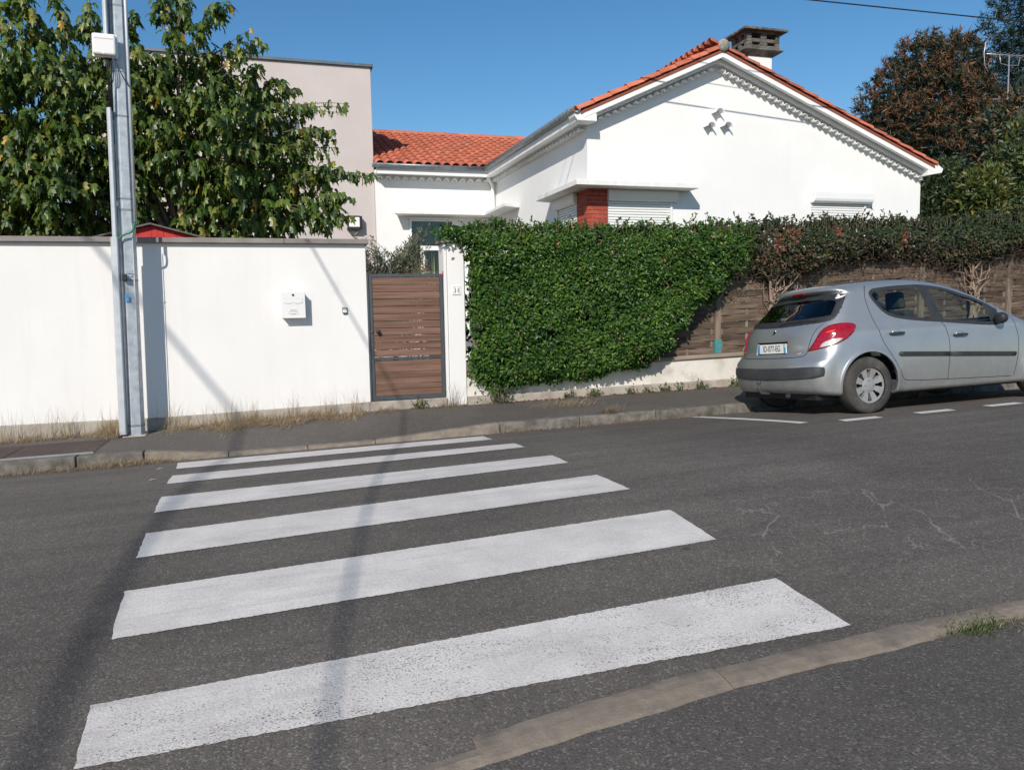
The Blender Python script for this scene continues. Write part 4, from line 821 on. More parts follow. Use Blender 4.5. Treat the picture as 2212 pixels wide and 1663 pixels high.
# outline of the green mass in x,z (front), bulging from the fence towards the street
OUT = np.array([(2.12, 2.66), (2.35, 2.55), (2.54, 2.42), (2.64, 2.1), (2.63, 1.6), (2.62, 1.0), (2.70, .66), (3.1, .57), (3.6, .62), (4.2, .65), (4.8, .73), (5.30, .86), (5.62, 1.02), (5.60, 1.25), (5.85, 1.36), (6.0, 1.62), (6.36, 1.78), (6.42, 2.02), (6.78, 2.12), (6.95, 2.40), (6.95, 2.74), (6.2, 2.75), (5.3, 2.75), (4.6, 2.74), (3.8, 2.73), (3.0, 2.72), (2.5, 2.71)])
def inpoly(P, x, z):
    c = np.zeros(x.shape, bool); j = len(P)-1
    for i in range(len(P)):
        a = (P[i, 1] > z) != (P[j, 1] > z); t_ = (P[j, 0]-P[i, 0])*(z-P[i, 1])/(P[j, 1]-P[i, 1]+1e-12)+P[i, 0]; c ^= a & (x < t_); j = i
    return c
def edge_d(P, x, z):
    d = np.full(x.shape, 9.0); n = len(P)
    for i in range(n):
        a, b = P[i], P[(i+1) % n]; e = b-a; t_ = np.clip(((x-a[0])*e[0]+(z-a[1])*e[1])/(e@e), 0, 1); d = np.minimum(d, np.hypot(x-a[0]-e[0]*t_, z-a[1]-e[1]*t_))
    return d
def wav(x, z, s=1.0): return (np.sin(x*3.1*s+z*1.7)+np.sin(z*4.3*s-x*2.2+1)+np.sin(x*7.3*s+z*5.1+2)*.6+np.sin(z*9.1*s+x*6.7)*.5)/3.1
def top_edge(P):
    q = P[P[:, 1] > P[:, 1].max()-.3]; q = q[np.argsort(q[:, 0])]; return q[:, 0], q[:, 1]
def hedge_leaves(OUTL, N, yb, depth, sz, T, F, tintmu, m, parent, seed, nobj, jut=.05, leafname='leaf', kindtint=None, shoots=60, up=.5):
    R = np.random.RandomState(seed); lo, hi = OUTL.min(0)-.12, OUTL.max(0); x = R.uniform(lo[0], hi[0], int(N*2.2)); z = R.uniform(lo[1], hi[1]+.1, len(x)); k = inpoly(OUTL, x+.11*wav(z*2.6, x*2.1+3)+R.normal(0, .025, len(x)), z+.085*wav(x*2.7, z*2.3)+R.normal(0, .02, len(x))); x, z = x[k][:N], z[k][:N]; n = len(x)
    d = edge_d(OUTL, x, z); bulge = depth*np.sqrt(np.clip(1-(1-np.clip(d/.38, 0, 1))**2, 0, 1)); lump = wav(x*2.2, z*2.2, 1.3)*.6+wav(x*5.3+1, z*5.3)*.4; bulge = bulge*(1+.30*wav(x, z, 1.2))+.06*lump-.02
    keep = (lump > -.46+.25*R.rand(n)) | (R.rand(n) < .25); x, z, d, bulge, lump = x[keep], z[keep], d[keep], bulge[keep], lump[keep]; n = len(x)
    dep = R.rand(n)**1.6*.16; y = yb-bulge+dep; x = x+R.normal(0, .02, n); z = z+R.normal(0, .02, n)
    nr = np.stack([R.normal(0, .45, n)-.15, -1+R.normal(0, .35, n), R.normal(.45, .45, n)], 1); tip = np.stack([R.normal(0, .8, n), R.normal(-.35, .4, n), R.normal(-.15, .75, n)+up*.2], 1)
    size = sz*R.uniform(.5, 1.35, n); tint = np.clip(R.normal(tintmu, .21, n)+.12*wav(x*1.3, z*1.5)+.10*lump, 0, .92)
    if kindtint is not None: tint = kindtint(R, x, z, tint)
    pos = np.stack([x, y, z], 1)
    # loose shoots sticking out of the top
    SP = []; tb_ = MB()
    for _ in range(shoots):
        xs_ = R.uniform(lo[0]+.5, hi[0]-.1); zt_ = float(np.interp(xs_, *top_edge(OUTL))); y0 = yb-depth*R.uniform(.1, .8); hgt = abs(R.normal(.0, .055))+.02
        if R.rand() < .05: hgt = R.uniform(.14, .26)
        az = R.normal(0, .5); curl = R.normal(0, .9); P = []
        for i in range(6): s_ = i/5; P.append((xs_+hgt*(az*s_+curl*s_*s_*.6), y0+R.normal(0, .004), zt_-.10+(hgt+.10)*(s_-.25*abs(curl)*s_*s_)))
        tb_.tube(P, .0022, 3, False); m_ = int(7+hgt*50)
        for q in range(m_):
            s_ = R.uniform(.3, 1.0); f_ = s_*5; i0 = min(4, int(f_)); a_ = np.array(P[i0]); b_ = np.array(P[i0+1]); SP.append(a_+(b_-a_)*(f_-i0)+R.normal(0, .006, 3))
    if SP:
        SP = np.array(SP); q = len(SP); pos = np.concatenate([pos, SP]); nr = np.concatenate([nr, R.normal(0, .5, (q, 3))+[0, -.6, .5]]); tip = np.concatenate([tip, R.normal(0, .6, (q, 3))+[0, 0, .7]]); size = np.concatenate([size, sz*R.uniform(.6, .95, q)]); tint = np.concatenate([tint, np.clip(R.normal(.4, .25, q), 0, .98)])
        tb_.build('shoot_stems', MT['twig'], parent, fixn=False, kind='stuff')
    near = split_near(pos, nobj) if nobj else np.zeros(len(pos), bool)
    leafmesh('foliage', T, F, pos[~near], tip[~near], nr[~near], size[~near], tint[~near], m, parent)
    if nobj: leafobjs(T, F, pos[near], tip[near], nr[near], size[near], tint[near], m, parent, leafname)
def jas_t(R, x, z, tint):
    r = R.rand(len(x)); tint = np.where(r < .006, R.uniform(.96, 1, len(x)), tint); return tint
hedge_leaves(OUT, 56000, 10.16, .36, .054, ELL, ELLF, .43, MT['jasleaf'], h, 5, 300, kindtint=jas_t, shoots=150)
# inner twigs and a second, deeper layer of leaves keep the mass opaque
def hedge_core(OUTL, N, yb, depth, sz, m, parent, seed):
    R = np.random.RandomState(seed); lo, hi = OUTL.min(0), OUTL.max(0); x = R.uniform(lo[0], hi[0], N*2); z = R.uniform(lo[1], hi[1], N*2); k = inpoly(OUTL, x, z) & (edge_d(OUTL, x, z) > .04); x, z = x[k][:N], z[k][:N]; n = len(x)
    y = yb-depth*R.uniform(.05, .5, n); nr = R.normal(0, 1, (n, 3))+[0, -1, .2]; tip = R.normal(0, 1, (n, 3)); leafmesh('inner_foliage', ELL, ELLF, np.stack([x, y, z], 1), tip, nr, np.full(n, sz), np.clip(R.normal(.25, .12, n), 0, .6), m, parent)  # lower tint paints shade into the gaps of the outer foliage
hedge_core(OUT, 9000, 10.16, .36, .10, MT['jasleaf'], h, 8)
def stems(parent, pts, seed, m, n=40, spread=.25):
    R = random.Random(seed); mb = MB()
    for (x, y, z0, z1) in pts:
        for _ in range(n):
            a = R.uniform(-spread, spread); mb.tube([(x+R.uniform(-.03, .03), y, z0), (x+a*.4, y-.03+R.uniform(-.05, .05), z0+(z1-z0)*.5), (x+a, y+R.uniform(-.12, .06), z1+R.uniform(-.2, .1))], [R.uniform(.006, .018), .008, .004], 5, False)
    return mb.build('stems', m, parent, fixn=False, kind='stuff')
stems(h, [(2.95, 10.08, .42, .9)], 3, MT['twig'], 5, .2)
# loose dry strands hanging under the hedge
# ------------------------------------------------------------------ overgrown dull hedge on top of the fence
h2 = thing('overgrown_hedge', 'dull half-dry hedge sprawling over the top of the fence above the car', 'hedge', (9.5, 10.3, .5))
OUT2 = np.array([(5.9, 2.2), (6.5, 2.05), (7.0, 2.08), (7.3, 1.93), (7.8, 2.06), (8.3, 2.20), (9.0, 2.27), (9.9, 2.30), (10.4, 2.22), (10.9, 2.16), (11.4, 2.30), (12.0, 2.36), (13, 2.4), (14.8, 2.45), (14.8, 3.06), (12.5, 3.02), (10.2, 2.91), (8.5, 2.87), (7.0, 2.80), (6.2, 2.76)])
def dull_t(R, x, z, tint):
    top = np.clip((z-2.38)/.35, 0, 1); tint = tint*.55+.30*top*R.rand(len(x))+.08; r = R.rand(len(x)); tint = np.where(r < .03, R.uniform(.78, .9, len(x)), tint)
    tint = np.where(r > .60+.40*top, R.uniform(.895, .955, len(x)), tint)
    for (cx, cz) in ((7.55, 2.72), (8.35, 2.78), (9.6, 2.62), (7.3, 2.55)): tint = np.where(((x-cx)/.12)**2+((z-cz)/.2)**2 < R.rand(len(x)), R.uniform(.96, 1, len(x)), tint)
    return tint
hedge_leaves(OUT2, 24000, 10.30, .42, .06, ELL, ELLF, .42, MT['dulleaf'], h2, 15, 300, kindtint=dull_t, shoots=420, up=.9)
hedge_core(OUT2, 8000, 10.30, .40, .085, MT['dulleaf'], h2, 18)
mb = MB(); R6 = random.Random(6)
for _ in range(1900):
    x = R6.uniform(6.2, 13.5); z = R6.uniform(2.0, 2.75); y = 10.3-R6.uniform(.1, .45); a = R6.uniform(0, math.pi*2); L = R6.uniform(.06, .25)
    mb.tube([(x, y, z), (x+math.cos(a)*L*.5, y-.02, z+math.sin(a)*L*.4-.01), (x+math.cos(a)*L, y+R6.uniform(-.04, .03), z+math.sin(a)*L*.8-.03)], .0022, 3, False)
mb.build('dry_twigs', MT['deadtwig'], h2, fixn=False, kind='stuff')
MT['vine'] = mat('pale_vine_bark', [(.16, .11, .08), (.26, .19, .145), (.36, .28, .22)], 9, .9, .6, 30, stretch=(5, 5, 1))
def vine(x, zb, zt, seed, label):
    v = thing('climbing_vine_trunk', label, 'vine trunk', (x, 10.14, zb), 'gnarled trunks climbing the fence'); R = random.Random(seed)
    mb = MB()
    for k in range(6):
        x0 = x+R.uniform(-.10, .10); P = [(x0, 10.16+R.uniform(-.05, .02), zb-.02)]; n = 8
        for i in range(1, n+1): P.append((x0+R.uniform(-.035, .035)+(k-2.5)*.028*i/n, 10.14+R.uniform(-.06, .03), zb+(zt-zb)*.75*i/n))
        mb.tube(P, [.038-.0028*i for i in range(n+1)] if k < 2 else [.02-.0014*i for i in range(n+1)], 7)
    mb.build('trunk', MT['vine'], v, smooth=True, fixn=False)
    mb = MB()
    for k in range(26):
        z0 = zb+(zt-zb)*R.uniform(.3, .8); a = R.choice((-1, 1))*R.uniform(.2, 1.0); L = R.uniform(.2, .75); P = [(x+R.uniform(-.1, .1), 10.10, z0)]
        for i in range(1, 6): s_ = i/5; P.append((x+a*L*s_+R.uniform(-.03, .03), 10.08+R.uniform(-.08, .06), z0+L*s_*R.uniform(.35, .9)))
        r0 = R.uniform(.006, .016); mb.tube(P, [r0*(1-.13*i) for i in range(6)], 5, False)
    mb.build('branch', MT['vine'], v, smooth=True, fixn=False)
vine(7.35, lw_top(7.3)+.05, 2.5, 3, 'gnarled bare vine trunk on the fence just behind the car tailgate'); vine(11.2, lw_top(11.2)+.05, 2.7, 9, 'gnarled bare vine branches on the fence above the car windscreen')
# ------------------------------------------------------------------ plants behind the gate
MT['oliveleaf'] = leafmat('olive_leaf', [(0, (.035, .055, .03)), (.5, (.085, .115, .07)), (.85, (.17, .20, .135)), (1, (.27, .29, .21))], .5, .15)
t = thing('olive_bush', 'grey green olive bush behind the wooden gate', 'bush', (1.8, 11.4, .35))
R = np.random.RandomState(21); pos, tip, nr = [], [], []; mb = MB()
for k in range(420):
    a = Vector((1.80+R.uniform(-.35, .3), 11.5+R.uniform(-.2, .25), R.uniform(.9, 1.9)))
    xt = R.uniform(1.25, 2.3); b = Vector((xt, 11.45+R.uniform(-.4, .4), R.uniform(1.75, 2.62+.16*math.sin(xt*6)+(.12 if 1.9 < xt < 2.4 else 0)))); mid = (a+b)/2+Vector((R.uniform(-.1, .1), 0, .1))
    mb.tube([tuple(a), tuple(mid), tuple(b)], [.006, .004, .002], 3, False); L = (b-a).length
    for i in range(int(L/.022)):
        s_ = .15+.85*R.rand(); p = a*(1-s_)**2+mid*2*s_*(1-s_)+b*s_*s_; d = (b-a).normalized(); az = R.uniform(0, 6.28); sd = Vector((math.cos(az), math.sin(az), R.uniform(-.3, .5)))
        pos.append(p); tip.append(sd*.8+d*.7); nr.append(Vector((R.normal(), R.normal()-.5, R.normal()+.8)))
pos, tip, nr = [np.array(a, float) for a in (pos, tip, nr)]
leafmesh('foliage', LAN, LANF, pos, tip, nr, R.uniform(.05, .085, len(pos)), np.clip(R.normal(.45, .25, len(pos)), 0, 1), MT['oliveleaf'], t); mb.build('branch', MT['twig'], t, fixn=False, kind='stuff')
MB().tube([(1.8, 11.5, .25), (1.82, 11.5, .9), (1.78, 11.5, 1.3)], [.05, .04, .03], 8).build('trunk', MT['bark'], t, smooth=True)
MT['yucca'] = leafmat('flax_leaf', [(0, (.06, .085, .045)), (.6, (.13, .16, .09)), (1, (.24, .25, .15))], .45, .15)
t = thing('flax_plant', 'spiky sword-leaved plant behind the right side of the gate', 'plant', (2.26, 10.75, .35))
R = np.random.RandomState(5)
for k in range(46):
    a = R.uniform(0, 6.28); lean = R.uniform(.02, .16); L = R.uniform(1.75, 2.2); b0 = Vector((2.26, 10.75, .35)); d = Vector((math.cos(a)*lean, math.sin(a)*lean, 1)).normalized(); w_ = Vector((-math.sin(a), math.cos(a), 0))*.02
    vs = []
    for i in range(6): s_ = i/5; p = b0+d*L*s_+Vector((math.cos(a), math.sin(a), 0))*.12*s_*s_; ww = w_*(1-s_**3)+w_*.02; vs += [p-ww, p+ww]
    mesh_np('leaf', np.array(vs), np.array([(2*i, 2*i+1, 2*i+3, 2*i+2) for i in range(5)]), MT['yucca'], t, True, np.full(12, float(np.clip(R.normal(.55, .25), 0, 1))))
t = thing('red_shrub', 'small rusty red leaved shrub between olive bush and spiky plant', 'shrub', (2.12, 11.0, .35))
MT['rustleaf'] = leafmat('rusty_leaf', [(0, (.12, .05, .03)), (1, (.28, .11, .06))], .5, .2)
n = 700; pos = np.stack([R.normal(2.12, .09, n), R.normal(11.0, .08, n), R.uniform(.6, 2.27, n)], 1); leafmesh('foliage', LAN, LANF, pos, R.normal(0, .6, (n, 3))+[0, 0, .8], R.normal(0, 1, (n, 3)), R.uniform(.05, .1, n), R.rand(n), MT['rustleaf'], t)
MB().tube([(2.12, 11, .3), (2.12, 11, 1.6)], [.015, .006], 6).build('stem', MT['twig'], t)
# ------------------------------------------------------------------ trees and shrubs on the right
MT['conif'] = leafmat('dark_conifer_needles', [(0, (.008, .014, .010)), (.5, (.018, .032, .018)), (.72, (.036, .055, .022)), (.80, (.10, .068, .02)), (.9, (.14, .06, .028)), (1, (.20, .088, .045))], .55, .08)
def tuft_tree(name, label, base, trunk_h, blobs, ntuft, tsize, tipfrac, m, seed, needles=13, nw=.14, kind_=NDL):
    t = thing(name, label, 'tree', base); R = np.random.RandomState(seed); C0 = Vector(base)
    lm = MB(); lm.tube([tuple(C0-Vector((0, 0, .3))), (C0.x+.1, C0.y, C0.z+trunk_h*.5), (C0.x, C0.y, C0.z+trunk_h)], [.22, .17, .06], 8); lm.build('trunk', MT['bark'], t, smooth=True)
    wts = np.array([b[3]**2 for b in blobs]); wts /= wts.sum(); P, T_, Nn_, Tn, Sz = [], [], [], [], []; br_ = MB()
    for (bx, by, bz, br) in blobs: br_.tube([(C0.x, C0.y, max(C0.z+.3, min(bz-br, C0.z+trunk_h*.8))), ((C0.x+bx)/2, (C0.y+by)/2, bz-br*.3), (bx, by, bz)], [.07, .04, .015], 5, False)
    for k in range(ntuft):
        bx, by, bz, br = blobs[R.choice(len(blobs), p=wts)]; v = unit(np.array([R.normal(), R.normal()-.5, R.normal()+.15])); rr = br*(.45+.55*R.rand()**.5); c = np.array([bx, by, bz])+v*rr
        out = rr > br*.82; brown = out and R.rand() < tipfrac(c) if callable(tipfrac) else (out and R.rand() < tipfrac)
        ax = unit(v+np.array([0, 0, .35])+R.normal(0, .25, 3)); L = tsize*R.uniform(.6, 1.3)
        for q in range(needles):
            s_ = R.rand(); p = c+ax*L*s_; az = R.normal(0, 1, 3); d = unit(ax*.55+unit(az)*1.0); P.append(p); T_.append(d); Nn_.append(R.normal(0, 1, 3)); Sz.append(tsize*R.uniform(.45, .8)); Tn.append(R.uniform(.78, 1.0) if (brown and s_ > .15) else np.clip(R.normal(.38, .2), 0, .72))
    tem = np.array(kind_)*np.array([nw/.1, 1, 1]); leafmesh('crown', tem, NDLF if len(kind_) == 3 else LANF, np.array(P), np.array(T_), np.array(Nn_), np.array(Sz), np.array(Tn), m, t); br_.build('branch', MT['bark'], t, fixn=False)
    return t
def Q(px, py, Y, r): p = P2(px, py, Y); return (p.x, p.y, p.z, r)
Ya = 24
ab = [Q(1990, 150, Ya, 1.1), Q(2060, 140, Ya, 1.0), Q(1940, 210, Ya, 1.15), Q(2020, 230, Ya-.5, 1.4), Q(2085, 200, Ya, .9), Q(1895, 260, Ya, .9), Q(1960, 300, Ya-.6, 1.4), Q(2060, 300, Ya-.6, 1.4), Q(2010, 380, Ya-.6, 1.5), Q(1930, 350, Ya, 1.2), Q(2080, 400, Ya-.5, 1.4), Q(2020, 450, Ya-.8, 1.5), Q(1960, 440, Ya-.5, 1.3), Q(2110, 330, Ya, 1.2), Q(2120, 240, Ya+.3, .8), Q(1880, 300, Ya, .6)]
tuft_tree('brown_tipped_conifer', 'broad conifer with rusty brown branch tips behind the house gable', (24.2, 24.3, .7), 8.5, ab, 7500, .30, lambda c: .54 if c[2] > 7.0 else .22, MT['conif'], 31, 16, .22)
fb = [Q(2195, 40, 30, 1.3), Q(2190, 110, 30, 1.0), Q(2215, 150, 30, 1.5), Q(2200, 215, 30, 1.3), Q(2210, 5, 30, .9), Q(2180, 240, 29, 1.0)]
MT['conif2'] = leafmat('blue_green_needles', [(0, (.010, .022, .018)), (.6, (.024, .050, .036)), (1, (.05, .08, .05))], .55, .08)
tuft_tree('tall_dark_conifer', 'tall dark conifer at the upper right corner behind the aerial', (36.5, 30, .8), 14, fb, 1300, .55, 0.0, MT['conif2'], 33, 13, .14)
MT['shrubleaf'] = leafmat('mixed_shrub_leaf', [(0, (.018, .032, .012)), (.5, (.045, .075, .020)), (.8, (.10, .115, .025)), (1, (.20, .17, .03))], .45, .2)
def leafy(name, label, base, blobs, n, sz, m, seed, mu=.45, T=LAN, F=LANF, cat='shrub', nw=1.6):
    t = thing(name, label, cat, base); R = np.random.RandomState(seed); wts = np.array([b[3]**2 for b in blobs]); wts /= wts.sum(); idx = R.choice(len(blobs), n, p=wts); B = np.array(blobs)[idx]
    v = unit(R.normal(0, 1, (n, 3))+[0, -.4, .2]); rr = B[:, 3]*(.35+.75*R.rand(n)**.5); pos = B[:, :3]+v*rr[:, None]
    tip = v*.6+R.normal(0, .6, (n, 3)); nr = R.normal(0, .6, (n, 3))+[-.3, -.6, .7]; T = np.array(T)*[nw, 1, 1]
    leafmesh('crown', T, F, pos, tip, nr, R.uniform(.6, 1.3, n)*sz, np.clip(R.normal(mu, .22, n)+.1*wav(pos[:, 0]*.7, pos[:, 2]*.7), 0, 1), m, t)
    mb = MB()
    for b in blobs: mb.tube([base, ((base[0]+b[0])/2, (base[1]+b[1])/2, b[2]*.6), b[:3]], [.05, .03, .012], 5, False)
    mb.build('trunk', MT['bark'], t, fixn=False); return t
Yb = 16
leafy('yellow_green_shrub', 'yellow green feathery shrub behind the hedge right of the house', (18.2, 16, .6), [Q(2110, 420, Yb, .55), Q(2135, 395, Yb, .45), Q(2090, 445, Yb, .5), Q(2120, 455, Yb, .6)], 3600, .17, MT['shrubleaf'], 41, .68)
leafy('broad_green_shrub', 'tall green shrub with reddish stems at the right picture edge', (19.6, 16.4, .6), [Q(2185, 400, Yb+.4, .75), Q(2210, 360, Yb+.4, .6), Q(2170, 350, Yb+.4, .45), Q(2235, 420, Yb+.4, .8), Q(2165, 450, Yb, .55), Q(2200, 300, Yb+1, .5)], 5200, .19, MT['shrubleaf'], 42, .42)
leafy('dark_evergreen_shrub', 'dark evergreen shrub against the right end wall of the house', (15.6, 16.5, .5), [Q(2010, 430, 17, .8), Q(2040, 400, 17, .7), Q(2000, 470, 17, .7), Q(2060, 450, 16.5, .7), Q(2005, 400, 18, .5)], 5200, .16, MT['shrubleaf'], 43, .22)
leafy('rusty_bush', 'bush with orange red leaves between the conifer and the right edge', (21.5, 19, .6), [Q(2185, 270, 19, .8), Q(2150, 290, 19, .7), Q(2205, 235, 19, .6), Q(2160, 340, 19, .7), Q(2120, 350, 19.5, .6)], 3600, .22, MT['conif'], 44, .62)
leafy('distant_brown_tree', 'distant brownish tree seen low behind the mulberry at left edge', (-10.5, 40, .2), [Q(20, 505, 40, 1.1), Q(60, 500, 40, .9), Q(100, 508, 40, 1.0), Q(-30, 508, 40, 1.2), Q(150, 512, 41, 1.0)], 2600, .35, MT['rustleaf'], 45, .35, cat='tree')
leafy('garden_laurel', 'dark green garden hedge standing behind the woven fence', (9.5, 11.2, .4), [(3.2+.75*k, 11.1, 1.45+.25*(k % 2), .55) for k in range(15)], 9000, .13, MT['conif2'], 46, .45, cat='hedge')
# ------------------------------------------------------------------ dry grass and weeds
MT['dry'] = leafmat('dry_grass', [(0, (.13, .105, .07)), (.5, (.32, .245, .155)), (1, (.52, .43, .30))], .7, .35)
MT['weedleaf'] = leafmat('weed_leaf', [(0, (.03, .055, .018)), (.6, (.075, .115, .03)), (1, (.16, .17, .05))], .5, .25)
def blades(name, label, N, xf, yf, zf, h, lean, w, tint, seed, m=None, tag_=True):
    R = np.random.RandomState(seed); x = xf(R, N); y = yf(R, N, x); z = np.array([zf(a, b) for a, b in zip(x, y)]); H_ = h(R, N, x); az = R.uniform(0, 6.283, N); ln = lean(R, N)
    d = np.stack([np.cos(az)*ln, np.sin(az)*ln-.15*ln, np.ones(N)], 1); d = unit(d); p0 = np.stack([x, y, z-.01], 1); p1 = p0+d*(H_*.55)[:, None]; sag = np.stack([np.cos(az), np.sin(az), -.9*ln], 1)*(H_*.35*ln)[:, None]; p2 = p0+d*H_[:, None]+sag
    p2[:, 2] = np.maximum(p2[:, 2], p0[:, 2]+.008); p1[:, 2] = np.maximum(p1[:, 2], p0[:, 2]+.006)
    sd = np.stack([-np.sin(az+.7), np.cos(az+.7), np.zeros(N)], 1)*w; V = np.stack([p0-sd, p0+sd, p1-sd*.8, p1+sd*.8, p2], 1).reshape(-1, 3); F = np.array([[0, 1, 2], [1, 3, 2], [2, 3, 4]]); k = (np.arange(N)*5)[:, None, None]
    o = mesh_np(name, V, (F[None]+k).reshape(-1, 3), m or MT['dry'], None, False, np.repeat(tint(R, N), 5)); tag(o, label, 'grass', kind='stuff'); return o
tn = lambda mu: (lambda R, N: np.clip(R.normal(mu, .22, N), 0, 1))
blades('dry_grass', 'dry straw grass lying along the foot of the white wall', 7500, lambda R, N: R.choice(np.concatenate([np.random.RandomState(3).uniform(-1.2, 1.15, 60), np.random.RandomState(4).normal(.3, .5, 50).clip(-1.1, 1.1)]), N)+R.normal(0, .045, N), lambda R, N, x: 10.13-np.abs(R.normal(0, .15, N))*(1+.5*np.sin(x*9)), zpave, lambda R, N, x: R.uniform(.05, .20, N)*(1.1-.33*np.abs(x+.1)), lambda R, N: np.abs(R.normal(1.9, 1.0, N)), .0024, tn(.62), 51)
blades('dry_grass', 'dry grass tufts left of the utility pole base', 2800, lambda R, N: np.where(R.rand(N) < .42, R.normal(-1.72, .10, N), R.choice(np.random.RandomState(9).uniform(-3.6, -1.6, 40), N)+R.normal(0, .04, N)), lambda R, N, x: 10.10-np.abs(R.normal(0, .11, N))-.25*np.exp(-((x+1.70)/.09)**2)*R.rand(N), zpave, lambda R, N, x: R.uniform(.05, .15, N)+.10*np.exp(-((x+1.72)/.12)**2), lambda R, N: np.abs(R.normal(.8, .6, N)), .0022, tn(.55), 52)
blades('tall_dry_stalks', 'thin dry seed stalks standing against the white wall', 420, lambda R, N: R.choice([-3.0, -2.8, -2.45, -2.2, -1.75, -1.1, -.62, -.42, -.25, .3, .75, 1.1, 2.3], N)+R.normal(0, .08, N), lambda R, N, x: 10.08-np.abs(R.normal(0, .05, N)), zpave, lambda R, N, x: R.uniform(.22, .46, N), lambda R, N: np.abs(R.normal(.25, .2, N)), .0018, tn(.35), 53)
blades('gutter_grass', 'matted dry grass in the gutter below the far kerb', 5500, lambda R, N: np.where(R.rand(N) < .55, R.normal(-1.35, .2, N), R.uniform(-3.3, -1.0, N)), lambda R, N, x: 8.47-np.abs(R.normal(0, .055, N)), zroad, lambda R, N, x: R.uniform(.03, .11, N), lambda R, N: np.abs(R.normal(1.3, .7, N)), .0022, tn(.42), 54)
blades('gutter_grass', 'sparse dry weeds in the gutter below the hedge', 700, lambda R, N: np.where(R.rand(N) < .75, R.choice([2.65, 3.55, 4.05, 4.3], N)+R.normal(0, .11, N), R.uniform(2.5, 5, N)), lambda R, N, x: 8.47-np.abs(R.normal(0, .04, N)), zroad, lambda R, N, x: R.uniform(.03, .10, N), lambda R, N: np.abs(R.normal(1.0, .6, N)), .002, tn(.40), 55)
def tuft(label, x, y, zf, n, r, h_, mu, seed, m=None, lean=.9):
    o = blades('grass_tuft', label, n, lambda R, N: R.normal(x, r, N), lambda R, N, xx: R.normal(y, r*.6, N), zf, lambda R, N, xx: R.uniform(.4, 1.1, N)*h_, lambda R, N: np.abs(R.normal(lean, .5, N)), .002, tn(mu), seed, m); return o
tuft('straw grass tuft lying on the far pavement below the hedge', 3.75, 9.45, zpave, 320, .17, .22, .62, 61, lean=1.6)
tuft('dead brown tuft growing out of the far kerb below the hedge', 3.95, 8.62, lambda x, y: kerb_top(x)+.0, 260, .07, .16, .2, 62, lean=.9)
tuft('straw tuft at the corner of the gate doorstep', 1.45, 10.05, zpave, 260, .09, .12, .5, 63)
tuft('straw tuft at the foot of the gate post', 2.30, 10.06, zpave, 220, .10, .14, .5, 64)
tuft('green grass tuft growing on the near kerb', 2.90, 2.56, zn, 800, .085, .06, .55, 65, MT['weedleaf'], 1.0)
tuft('dry straw around the near kerb grass tuft', 3.02, 2.58, zn, 300, .13, .05, .6, 66, lean=1.5)
def weed(label, x, y, z, n, r, h_, seed, mu=.55):
    R = np.random.RandomState(seed); t = thing('weed', label, 'weed', (x, y, z), 'weeds along the foot of the walls'); pos = np.stack([R.normal(x, r, n), R.normal(y, r*.5, n), z+np.abs(R.normal(0, h_*.5, n))], 1)
    leafmesh('foliage', np.array(ELL)*[1.1, 1, 1], ELLF, pos, R.normal(0, .7, (n, 3))+[0, -.3, .5], R.normal(0, .5, (n, 3))+[-.2, -.5, .8], R.uniform(.02, .05, n), np.clip(R.normal(mu, .2, n), 0, 1), MT['weedleaf'], t)
    mb = MB(); [mb.tube([(x, y, z-.01), (p[0], p[1], p[2])], .0015, 3, False) for p in pos[::3]]; mb.build('stem', MT['twig'], t, fixn=False)
weed('bright green weed growing at the gate doorstep', 1.88, 10.07, zpave(1.88, 10.07), 90, .06, .12, 71)
for k, (x, n_w, lb) in enumerate(((3.98, 70, 'green weed under the hedge nearest the straw tuft'), (4.36, 110, 'largest green weed at the low wall foot under the hedge'), (4.92, 50, 'weed at the low wall foot left of the middle weeds'), (5.45, 60, 'second weed left of the car along the low wall'), (5.72, 40, 'small weed between two others at the low wall'), (6.05, 70, 'green weed at the low wall close to the car'), (6.62, 90, 'weed at the low wall beside the car bumper'), (5.18, 35, 'tiny weed at the low wall between larger ones'))):
    weed(lb, x, 10.06, zpave(x, 10.06), n_w, .05, .10, 80+k, .6)
weed('dry brown seedling shrub below the left end of the hedge', 2.98, 10.02, zpave(2.98, 10.02), 200, .11, .28, 99, .15)
# leaf litter and paper scraps
MT['litter'] = leafmat('dead_leaf', [(0, (.10, .05, .03)), (.5, (.22, .11, .06)), (1, (.36, .2, .11))], .7, .2)
R = np.random.RandomState(77); n = 420; x = np.where(R.rand(n) < .8, R.uniform(2.7, 6.4, n), R.uniform(.8, 2.5, n)); y = 10.07-np.abs(R.normal(0, .05, n)); z = np.array([zpave(a, b)+.008 for a, b in zip(x, y)])
n2 = 90; x2 = R.uniform(2.5, 5, n2); y2 = 8.46-np.abs(R.normal(0, .05, n2)); z2 = np.array([zroad(a, b)+.008 for a, b in zip(x2, y2)])
pos = np.concatenate([np.stack([x, y, z], 1), np.stack([x2, y2, z2], 1)]); N_ = len(pos); o = leafmesh('leaf_litter', ELL, ELLF, pos, R.normal(0, 1, (N_, 3))*[1, 1, .2], R.normal(0, .4, (N_, 3))+[0, 0, 1], R.uniform(.02, .05, N_), R.rand(N_), MT['litter'], None); tag(o, 'dry brown fallen leaves along the foot of the low wall', 'leaves', kind='stuff')
MT['paper'] = mat('paper_scrap', [(.38, .36, .33), (.48, .46, .42)], 20, .8)
